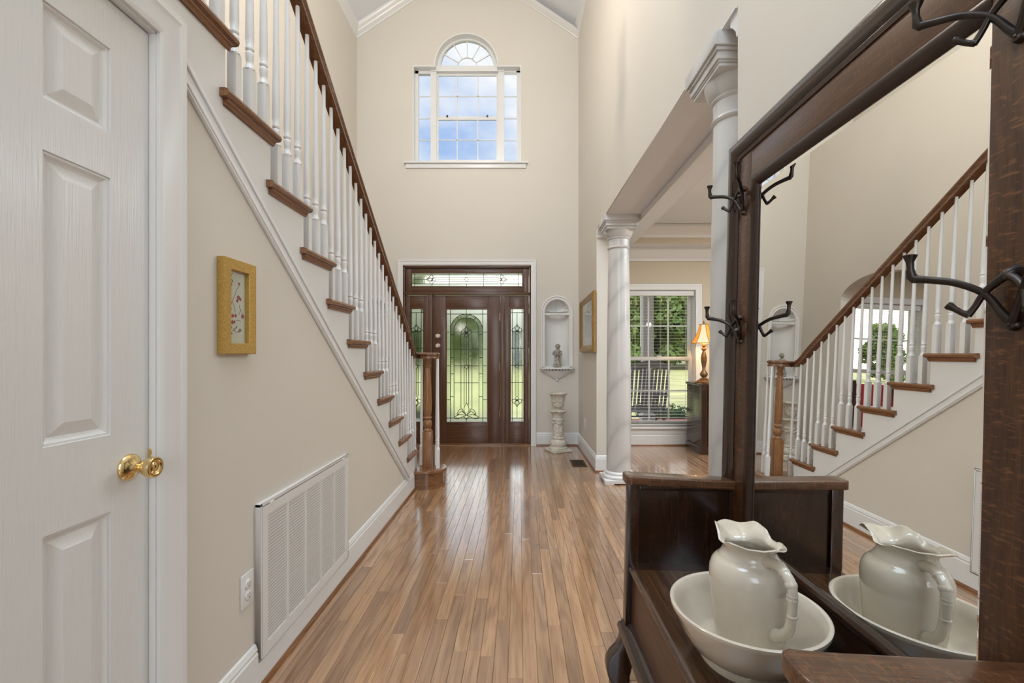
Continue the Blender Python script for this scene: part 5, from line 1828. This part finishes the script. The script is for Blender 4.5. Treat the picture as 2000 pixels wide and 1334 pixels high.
def rim_z(th):  # th measured from the spout (+Y)
    d = abs((th + pi) % (2 * pi) - pi)
    pts = [(0, 0.796), (0.22, 0.793), (0.65, 0.811), (1.0, 0.805), (1.32, 0.787), (1.6, 0.788), (2.1, 0.798), (2.6, 0.802), (2.9, 0.808), (pi, 0.814)]
    for (a, za), (b, zb) in zip(pts[:-1], pts[1:]):
        if a <= d <= b:
            t = (d - a) / (b - a)
            t = t * t * (3 - 2 * t)
            return za + (zb - za) * t
    return 0.79


def rim_r(th):
    d = abs((th + pi) % (2 * pi) - pi)
    a, b = (0.122, 0.062) if d < pi / 2 else (0.108, 0.062)
    r = 1 / sqrt((cos(d) / a) ** 2 + (sin(d) / b) ** 2)
    return r * (1 + 0.02 * cos(4 * d))


vs, fs = [], []
rings = []
for (r, z) in body[1:]:
    rings.append([(CXp + r * sin(2 * pi * k / N), CYp + r * cos(2 * pi * k / N), Z0p + z) for k in range(N)])
zn, rn = Z0p + 0.221, 0.057
for s in (0.12, 0.25, 0.4, 0.55, 0.7, 0.85, 0.96, 1.0):
    rg = []
    for k in range(N):
        th = 2 * pi * k / N
        r = rn + (rim_r(th) - rn) * s ** 1.7 - 0.004 * sin(pi * s)
        rg.append((CXp + r * sin(th), CYp + r * cos(th), zn + (rim_z(th) - zn) * s))
    rings.append(rg)
for s in (1.0, 0.95, 0.8, 0.6, 0.4, 0.2, 0.05):
    rg = []
    for k in range(N):
        th = 2 * pi * k / N
        r = rn + (rim_r(th) - rn) * s ** 1.7 - 0.004 * sin(pi * s) - 0.0045
        rg.append((CXp + r * sin(th), CYp + r * cos(th), zn + (rim_z(th) - zn) * s + (0.0012 if s == 1.0 else 0)))
    rings.append(rg)
for (r, z) in [(q[0] - 0.005, q[1]) for q in body[::-1] if q[1] > 0.04]:
    rings.append([(CXp + r * sin(2 * pi * k / N), CYp + r * cos(2 * pi * k / N), Z0p + z) for k in range(N)])
for rg in rings: vs += rg
for i in range(len(rings) - 1):
    for k in range(N):
        fs.append((i * N + k, i * N + (k + 1) % N, (i + 1) * N + (k + 1) % N, (i + 1) * N + k))
fs.append(tuple(range(N)))
fs.append(tuple((len(rings) - 1) * N + k for k in range(N)))
MB().add(vs, fs).build('body', MT['china'], pit, angle=75, xf=scl)
hd = Vector((0.19, -0.98, 0)).normalized()
hp_ = [(0.050, 0.214), (0.068, 0.222), (0.090, 0.224), (0.110, 0.217), (0.123, 0.206), (0.128, 0.190), (0.128, 0.160), (0.125, 0.130), (0.118, 0.106), (0.103, 0.088), (0.085, 0.076), (0.072, 0.066)]
hr_ = [0.015, 0.0120, 0.0105, 0.0108, 0.0110, 0.0100, 0.0096, 0.0096, 0.0102, 0.0120, 0.0145, 0.012]
m = MB().tube([tuple(Vector((CXp, CYp, Z0p)) + hd * d + Vector((0, 0, z))) for d, z, _ in spline([(a, b, 0) for a, b in hp_])], lerp_list(hr_), 12)
for d, z in ((0.106, 0.219), (0.1245, 0.202)):
    m.sphere(tuple(Vector((CXp, CYp, Z0p)) + hd * d + Vector((0, 0, z))), 0.0125, 12)
for z in (0.182, 0.174, 0.140):
    pth = Vector((CXp, CYp, Z0p)) + hd * 0.1280
    m.lathe([(0.0, z - 0.003), (0.0106, z - 0.002), (0.0110, z), (0.0106, z + 0.002), (0.0, z + 0.003)], pth.x, pth.y, Z0p, 14)
m.build('handle', MT['china'], pit, angle=70, xf=scl)

# ================================================================== SIDEBOARD AND LAMP (dining room)
cx0, cx1, cy0, cy1, czt = 2.19, 3.75, 5.52, 5.99, 0.862
sb = empty('sideboard', ((cx0 + cx1) / 2, (cy0 + cy1) / 2, 0), 'dark wooden sideboard under the lamp against the dining room wall', 'sideboard')
MB().box(cx0 + 0.012, cx1 - 0.012, cy0 + 0.012, cy1, 0.095, czt - 0.028).build('body', MT['cab'], sb, bevel=0.003)
MB().box(cx0 - 0.008, cx1 + 0.008, cy0 - 0.012, cy1, czt - 0.028, czt).build('top', MT['cab'], sb, bevel=0.006)
MB().box(cx0, cx1, cy0 - 0.002, cy1, 0.001, 0.0945).build('plinth', MT['cab'], sb, bevel=0.005)
for x in (cx0 + 0.012, cx1 - 0.082):
    q = MB().box(x, x + 0.07, cy0 - 0.002, cy0 + 0.0115, 0.0955, czt - 0.0285)
    for k in range(4):
        q.tube([(x + 0.014 + k * 0.014, cy0 - 0.002, 0.14), (x + 0.014 + k * 0.014, cy0 - 0.002, czt - 0.09)], 0.0045, 6)
    q.build('pilaster', MT['cab'], sb)
for k in range(3):
    xa = cx0 + 0.095 + k * 0.458
    d = MB().box(xa, xa + 0.45, cy0 - 0.004, cy0 + 0.0115, 0.105, 0.615).sweep2([(xa + 0.05, 0.155), (xa + 0.40, 0.155), (xa + 0.40, 0.565), (xa + 0.05, 0.565)], [(0, 0), (0, 0.006), (0.012, 0.009), (0.022, 0)], pY(cy0 - 0.004, -1), closed=True).build('cabinet_door', MT['cab'], sb, bevel=0.0)
    MB().sphere((xa + 0.41, cy0 - 0.016, 0.40), 0.012, 10).build('knob', MT['bronze'], d)
    d = MB().box(xa, xa + 0.45, cy0 - 0.004, cy0 + 0.0115, 0.630, 0.822).build('drawer', MT['cab'], sb, bevel=0.004)
    MB().sphere((xa + 0.225, cy0 - 0.016, 0.725), 0.012, 10).build('knob', MT['bronze'], d)

lx, ly, lz = 2.322, 5.74, czt + 0.0005
lamp = empty('table_lamp', (lx, ly, lz), 'bronze baluster table lamp with amber panelled shade on the sideboard', 'lamp')
MB().lathe([(0.0, 0.0), (0.115, 0.0), (0.118, 0.010), (0.095, 0.018), (0.088, 0.030), (0.060, 0.040), (0.0, 0.046)], lx, ly, lz, 4, rf=lambda a, z: 1).lathe([(0.0, 0.036), (0.05, 0.036), (0.052, 0.048), (0.036, 0.058), (0.0, 0.06)], lx, ly, lz, 20).build('base', MT['bronze'], lamp, bevel=0.003)
MB().lathe([(0.0, 0.055), (0.026, 0.055), (0.022, 0.065), (0.035, 0.078), (0.048, 0.098), (0.046, 0.118), (0.030, 0.142), (0.018, 0.160), (0.016, 0.168), (0.024, 0.174), (0.018, 0.182), (0.022, 0.21), (0.032, 0.27), (0.034, 0.31), (0.026, 0.36), (0.015, 0.395), (0.013, 0.402), (0.030, 0.415), (0.030, 0.432), (0.014, 0.445), (0.016, 0.455), (0.026, 0.460), (0.024, 0.490), (0.012, 0.505), (0.0, 0.507)], lx, ly, lz, 24, rf=lambda a, z: 1 + (0.09 * cos(12 * a + z * 60) if 0.19 < z < 0.39 else 0)).build('stem', MT['bronze'], lamp, angle=50)


def shade_mat(name, col, es):
    m, nt, b = new_mat(name)
    setp(b, Base_Color=c4(col), Roughness=0.8, Emission_Color=c4(col), Emission_Strength=es)
    return m


MT['shade_a'] = shade_mat('cream_shade_silk', (0.86, 0.72, 0.46), 0.22)
MT['shade_b'] = shade_mat('amber_shade_silk', (0.80, 0.30, 0.03), 0.75)
zs0, zs1 = 0.498, 0.735
prs = []
for i in range(9):
    t = i / 8
    prs.append((0.150 - 0.098 * (1 - (1 - t) ** 1.7), zs0 + (zs1 - zs0) * t))
np_ = 6
a_off = -pi / 2 + 0.06
for k in range(np_):
    a0, a1 = a_off + k * 2 * pi / np_, a_off + (k + 1) * 2 * pi / np_
    vs, fs = [], []
    for (r, z) in prs:
        for j in range(5):
            t = j / 4
            x = r * (cos(a0) * (1 - t) + cos(a1) * t)
            y = r * (sin(a0) * (1 - t) + sin(a1) * t)
            vs.append((lx + x, ly + y, lz + z))
    n1_ = len(vs)
    vs += [(lx + (p[0] - lx) * 0.985, ly + (p[1] - ly) * 0.985, p[2]) for p in vs]
    for i in range(8):
        for j in range(4):
            q = i * 5 + j
            fs += [(q, q + 1, q + 6, q + 5), (n1_ + q, n1_ + q + 5, n1_ + q + 6, n1_ + q + 1)]
    MB().add(vs, fs).build('shade_panel', MT['shade_b'] if k % 2 == 0 else MT['shade_a'], lamp)
m = MB()
for k in range(np_):
    a0 = a_off + k * 2 * pi / np_
    m.tube([(lx + r * 1.005 * cos(a0), ly + r * 1.005 * sin(a0), lz + z) for r, z in prs], 0.0028, 6)
for (r, z) in (prs[0], prs[-1]):
    m.tube([(lx + r * cos(a_off + k * 2 * pi / np_), ly + r * sin(a_off + k * 2 * pi / np_), lz + z) for k in range(np_ + 1)], 0.004, 6)
m.build('shade_trim', MT['bronze'], lamp)
m = MB().tube([(lx, ly, lz + 0.50), (lx, ly, lz + 0.74)], 0.003, 6)
m.lathe([(0.0, 0.738), (0.012, 0.740), (0.008, 0.750), (0.011, 0.760), (0.0, 0.785)], lx, ly, lz, 12)
for a in (0, 2 * pi / 3, 4 * pi / 3):
    m.tube([(lx, ly, lz + 0.732), (lx + 0.05 * cos(a), ly + 0.05 * sin(a), lz + 0.735)], 0.002, 5)
m.build('finial', MT['bronze'], lamp)
MB().sphere((lx, ly, lz + 0.60), 0.03, 12).build('bulb', MT['bulb'], lamp)
pl = bpy.data.lights.new('lamp_light', 'POINT')
pl.energy = 9; pl.color = (1, 0.72, 0.38); pl.shadow_soft_size = 0.03
plo = bpy.data.objects.new('lamp_light', pl); link(plo, lamp); plo.location = (0, 0, 0.53)

# ================================================================== RED CHAIR IN THE PARLOUR (seen in the mirror)
RXc, RYc = -2.54, 5.02
ch = empty('side_chair', (RXc, RYc, 0), 'red upholstered chair with dark frame beyond the arch, seen in the mirror', 'chair')
MB().box(RXc - 0.24, RXc + 0.24, RYc - 0.23, RYc + 0.23, 0.40, 0.49).build('seat', MT['red'], ch, bevel=0.025, seg=3)
MB().prism([(RYc + 0.17, 0.49), (RYc + 0.23, 0.49), (RYc + 0.30, 1.02), (RYc + 0.25, 1.02)], 'x', RXc - 0.20, RXc + 0.20).build('backrest', MT['red'], ch, bevel=0.02, seg=3)
MB().box(RXc - 0.245, RXc + 0.245, RYc - 0.235, RYc + 0.235, 0.36, 0.402).build('seat_frame', MT['cab'], ch, bevel=0.004)
for sx_ in (-1, 1):
    MB().prism([(RYc + 0.185, 0.36), (RYc + 0.235, 0.36), (RYc + 0.315, 1.06), (RYc + 0.265, 1.06)], 'x', RXc + sx_ * 0.222 - 0.02, RXc + sx_ * 0.222 + 0.02).build('back_post', MT['cab'], ch, bevel=0.005)
    for sy_ in (-1, 1):
        MB().lathe([(0.012, 0.001), (0.016, 0.06), (0.022, 0.30), (0.024, 0.365)], RXc + sx_ * 0.205, RYc + sy_ * 0.195, 0, 10).build('leg', MT['cab'], ch)

# ================================================================== CHANDELIERS


def chandelier(X, Y, zb, zc, label, mat, rad, n, energy, sl, drop=0.0):
    c = empty('chandelier', (X, Y, zb), label, 'chandelier')
    MB().lathe([(0.0, 0.0), (0.012, 0.006), (0.020, 0.025), (0.010, 0.045), (0.03, 0.07), (0.055, 0.11), (0.045, 0.16), (0.018, 0.20), (0.014, 0.30), (0.03, 0.33), (0.012, 0.36), (0.012, 0.40), (0.0, 0.41)], X, Y, zb, 20).build('body', mat, c)
    MB().tube([(X, Y, zb + 0.40), (X, Y, zc - 0.02)], 0.008, 8).lathe([(0.0, zc - zb - 0.03), (0.05, zc - zb - 0.03), (0.065, zc - zb - 0.001), (0.0, zc - zb - 0.001)], X, Y, zb, 20).build('stem', mat, c)
    if drop > 0:
        MB().tube([(X, Y, zb + 0.005), (X, Y, zb - drop + 0.03)], 0.004, 8).lathe([(0.0, -drop), (0.014, -drop + 0.008), (0.018, -drop + 0.022), (0.006, -drop + 0.045), (0.0, -drop + 0.05)], X, Y, zb, 14).build('pendant', mat, c)
    for k in range(n):
        a = 2 * pi * k / n + 0.3
        P_ = lambda r, z: (X + r * cos(a), Y + r * sin(a), zb + z)
        arm = MB().tube([tuple(p) for p in spline([P_(0.03, 0.11), P_(rad * 0.35, 0.04), P_(rad * 0.75, 0.02), P_(rad, 0.10), P_(rad, 0.16)])], 0.007, 8).lathe([(0.0, 0.155), (0.03, 0.16), (0.034, 0.172), (0.0, 0.17)], X + rad * cos(a), Y + rad * sin(a), zb, 14).build('arm', mat, c)
        MB().tube([P_(rad, 0.168), P_(rad, 0.245)], 0.010, 10).build('candle_sleeve', MT['plastic'], arm)
        MB().lathe([(0.0, 0.244), (0.008, 0.246), (0.016, 0.265), (0.014, 0.285), (0.004, 0.315), (0.0, 0.318)], X + rad * cos(a), Y + rad * sin(a), zb, 12).build('bulb', MT['bulb'], arm)
    l = bpy.data.lights.new('chandelier_light', 'POINT')
    l.energy = energy; l.color = (1.0, 0.90, 0.76); l.shadow_soft_size = 0.05
    lo = bpy.data.objects.new('chandelier_light', l); link(lo, c); lo.location = (0, 0, sl)


chandelier(2.55, 3.5, 1.98, 2.86, 'bronze candle chandelier in the dining room, mirrored in its window', MT['bronze'], 0.34, 8, 10, -0.18)
chandelier(-0.504, 3.2, 4.146, zr - 0.135, 'tall brass hall chandelier whose white tip hangs at the top of the view', MT['plastic'], 0.36, 6, 86, 0.55, 0.435)

# ================================================================== OUTSIDE
structure(MB().box(-6.5, 7.0, YF + 0.181, 9.0, -0.30, -0.10).build('porch_floor', MT['porch'], smooth=False))
structure(MB().box(-6.5, 7.0, 9.0005, 9.22, -0.34, -0.085).build('porch_edge_brick', MT['brick'], smooth=False))
structure(MB().box(-6.5, 7.0, YF + 0.181, 8.95, 2.76, 2.88).build('ceiling_porch', MT['trim'], smooth=False))


def post(X, Y, label):
    p = empty('porch_post', (X, Y, -0.1), label, 'post', kind='thing')
    MB().box(X - 0.10, X + 0.10, Y - 0.10, Y + 0.10, -0.0995, 2.7595).build('shaft', MT['rocker2'], p, bevel=0.006)
    MB().box(X - 0.13, X + 0.13, Y - 0.13, Y + 0.13, -0.0992, 0.06).build('base', MT['rocker2'], p, bevel=0.006)
    MB().box(X - 0.125, X + 0.125, Y - 0.125, Y + 0.125, 2.62, 2.759).build('capital', MT['rocker2'], p, bevel=0.006)


MT['rocker2'] = paint('grey_white_post', (0.42, 0.40, 0.42), 0.6, 0.02)
post(2.47, 8.82, 'pale square porch post seen through the dining room window')
post(-3.30, 8.82, 'pale square porch post outside the parlour window, left of the front door')

# rocking chair, facing the lawn
RX0, RY0 = 2.03, 7.45
rk = empty('rocking_chair', (RX0, RY0, -0.1), 'grey slatted rocking chair on the porch, its back to the window', 'chair')
def rp(x, y, z): return (RX0 + x, RY0 + y, -0.1 + z)
bt, bb = -0.42, -0.20    # back: top leans toward the house
for s in (-1, 1):
    MB().tube([rp(s * 0.27, bb + 0.02, 0.10), rp(s * 0.27, bb, 0.42), rp(s * 0.28, bt, 1.16)], 0.024, 8).build('back_post', MT['rocker'], rk)
    MB().tube([rp(s * 0.30, 0.30, 0.10), rp(s * 0.30, 0.30, 0.66)], 0.022, 8).build('front_leg', MT['rocker'], rk)
    MB().prism([(RX0 + s * 0.25, RY0 - 0.30), (RX0 + s * 0.25, RY0 + 0.28), (RX0 + s * 0.28, RY0 + 0.36), (RX0 + s * 0.37, RY0 + 0.36), (RX0 + s * 0.39, RY0 + 0.24), (RX0 + s * 0.33, RY0 - 0.30)], 'z', 0.555, 0.58).build('armrest', MT['rocker'], rk, bevel=0.004)
    pts = [rp(s * 0.285, -0.62 + 1.15 * i / 12, 0.022 + 0.24 * ((i - 6.5) / 12) ** 2) for i in range(13)]
    MB().tube(pts, 0.021, 8).build('rocker_runner', MT['rocker'], rk)
for i in range(8):
    x = -0.21 + 0.42 * i / 7
    def bk(z0, z1, h):
        f = lambda z: bb + (bt - bb) * (z - 0.42) / 0.74
        return MB().add([rp(x - h, f(z0) - 0.008, z0), rp(x + h, f(z0) - 0.008, z0), rp(x + h, f(z0) + 0.008, z0), rp(x - h, f(z0) + 0.008, z0), rp(x - h, f(z1) - 0.008, z1), rp(x + h, f(z1) - 0.008, z1), rp(x + h, f(z1) + 0.008, z1), rp(x - h, f(z1) + 0.008, z1)],
                        [(0, 3, 2, 1), (4, 5, 6, 7), (0, 1, 5, 4), (1, 2, 6, 5), (2, 3, 7, 6), (3, 0, 4, 7)])
    bk(0.46, 1.10, 0.019).build('back_slat', MT['rocker'], rk, smooth=False)
MB().tube([rp(-0.28, bt + 0.01, 1.12), rp(-0.14, bt - 0.01, 1.15), rp(0, bt - 0.015, 1.17), rp(0.14, bt - 0.01, 1.15), rp(0.28, bt + 0.01, 1.12)], [0.04, 0.055, 0.06, 0.055, 0.04], 8, 0.35).build('crest_rail', MT['rocker'], rk)
MB().tube([rp(-0.27, bb, 0.47), rp(0.27, bb, 0.47)], 0.028, 8).tube([rp(-0.27, bb + 0.01, 0.22), rp(0.27, bb + 0.01, 0.22)], 0.018, 8).tube([rp(-0.30, 0.30, 0.26), rp(0.30, 0.30, 0.26)], 0.016, 8).build('cross_rail', MT['rocker'], rk)
for i in range(7):
    y = -0.20 + 0.52 * i / 6
    MB().box(RX0 - 0.29, RX0 + 0.29, RY0 + y - 0.034, RY0 + y + 0.034, 0.30 + 0.012 * i / 6, 0.32 + 0.012 * i / 6).build('seat_slat', MT['rocker'], rk, smooth=False)

structure(MB().add([(-160, 6.4, -0.62), (160, 6.4, -0.62), (160, 62, -0.45), (-160, 62, -0.45), (160, 160, 1.5), (-160, 160, 1.5)], [(0, 1, 2, 3), (3, 2, 4, 5)]).build('lawn', MT['lawn'], smooth=False))

nprng = np.random.default_rng(4)


def leaf_cloud(blobs, n, size, name, mat):
    """leaf quads scattered through the shells of ellipsoid blobs"""
    B = np.array(blobs, float)
    vol = B[:, 3] ** 2
    idx = nprng.choice(len(B), n, p=vol / vol.sum())
    d = nprng.normal(size=(n, 3))
    d /= np.linalg.norm(d, axis=1)[:, None]
    rad = B[idx, 3] * nprng.uniform(0.72, 1.03, n)
    c = B[idx, :3] + d * rad[:, None] * np.array([1, 1, 0.85])
    nrm = d + nprng.normal(size=(n, 3)) * 0.55
    nrm /= np.linalg.norm(nrm, axis=1)[:, None]
    t = np.cross(nrm, nprng.normal(size=(n, 3)))
    t /= np.linalg.norm(t, axis=1)[:, None]
    b = np.cross(nrm, t)
    s = size * nprng.uniform(0.6, 1.3, n)[:, None]
    q = np.stack([c - t * s, c - b * s * 0.55, c + t * s, c + b * s * 0.55], 1).reshape(-1, 3)
    me = bpy.data.meshes.new(name)
    me.vertices.add(4 * n)
    me.vertices.foreach_set('co', q.ravel())
    me.loops.add(4 * n)
    me.loops.foreach_set('vertex_index', np.arange(4 * n))
    me.polygons.add(n)
    me.polygons.foreach_set('loop_start', np.arange(n) * 4)
    me.update(calc_edges=True)
    me.validate()
    me.materials.append(mat)
    return me


crowns, trunks = [], []
for v in range(3):
    bl = []
    for k in range(26):
        a = nprng.uniform(0, 2 * pi)
        h = nprng.uniform(0.5, 10.5)
        rr_ = (2.3 * (1 - ((h - 4.5) / 7.5) ** 2)) * nprng.uniform(0.35, 1.0)
        bl.append((rr_ * cos(a), rr_ * sin(a), h, nprng.uniform(1.0, 1.6)))
    crowns.append(leaf_cloud(bl, 6500, 0.31, 'crown', MT['leafA']))
    m = MB().tube([(0, 0, -0.3), (0.05, 0.0, 2.0), (0.1, -0.1, 5.0), (0.0, 0.1, 8.0)], [0.32, 0.24, 0.17, 0.06], 8)
    for k in range(5):
        a = k * 1.3
        m.tube([(0.08, 0, 2.5 + k), (1.2 * cos(a), 1.2 * sin(a), 3.6 + k), (2.0 * cos(a), 2.0 * sin(a), 4.8 + k)], [0.10, 0.07, 0.03], 6)
    o = m.build('trunk', MT['bark'], None)
    trunks.append(o.data)
    bpy.data.objects.remove(o)
spots = []
for r_, y0 in ((0, 50.0), (1, 57.5)):
    for i in range(15):
        x = -30 + r_ * 2.7 + i * 5.4 + nprng.uniform(-0.3, 0.3)
        low = -15 < x < 9
        spots.append((x, y0 + nprng.uniform(-0.5, 0.5), nprng.uniform(0.70, 0.78) if low else nprng.uniform(1.0, 1.15)))
for i in range(5):
    spots.append((10.2 + i * 5.0, 66.0 + 0.4 * i, 1.35))
    spots.append((-36.0 + i * 5.0, 66.0, 1.35))
for i in range(9):
    spots.append((-35.5 - i * 5.2, 60.0 + (i % 2) * 5.0, 0.72))
for i, (x, y, s) in enumerate(spots):
    t = empty('tree', (x, y, -0.5), 'tall leafy green tree in the woods at the far edge of the lawn', 'tree', 'trees at the far edge of the lawn', kind='thing')
    t.rotation_euler = (0, 0, nprng.uniform(0, 6.28))
    t.scale = (s, s, s)
    link(bpy.data.objects.new('crown', crowns[i % 3]), t)
    link(bpy.data.objects.new('trunk', trunks[i % 3]), t)


def shrub(X, Y, r, h, label, group=None):
    bl = []
    for k in range(12):
        a = nprng.uniform(0, 2 * pi)
        q = r * 0.65 * sqrt(nprng.uniform(0, 1))
        bl.append((X + q * cos(a), Y + q * sin(a), -0.60 + h * nprng.uniform(0.3, 0.62), r * nprng.uniform(0.28, 0.42)))
    o = empty('shrub', (X, Y, -0.6), label, 'shrub', group, kind='thing')
    me = leaf_cloud([(b[0] - X, b[1] - Y, b[2] + 0.6, b[3]) for b in bl], 2600, 0.040, 'foliage', MT['leafB'])
    link(bpy.data.objects.new('foliage', me), o)
    m = MB()
    for k in range(5):
        a = k * 1.3
        m.tube([(X, Y, -0.62), (X + 0.2 * r * cos(a), Y + 0.2 * r * sin(a), -0.45), (X + 0.5 * r * cos(a), Y + 0.5 * r * sin(a), -0.6 + h * 0.6)], [0.02, 0.015, 0.006], 5)
    m.build('stem', MT['bark'], o)


shrub(3.15, 9.85, 0.75, 0.95, 'low rounded green shrub at the porch edge beside the rocking chair')
shrub(-1.95, 9.9, 0.7, 1.0, 'rounded green shrub at the porch edge left of the front door glass')
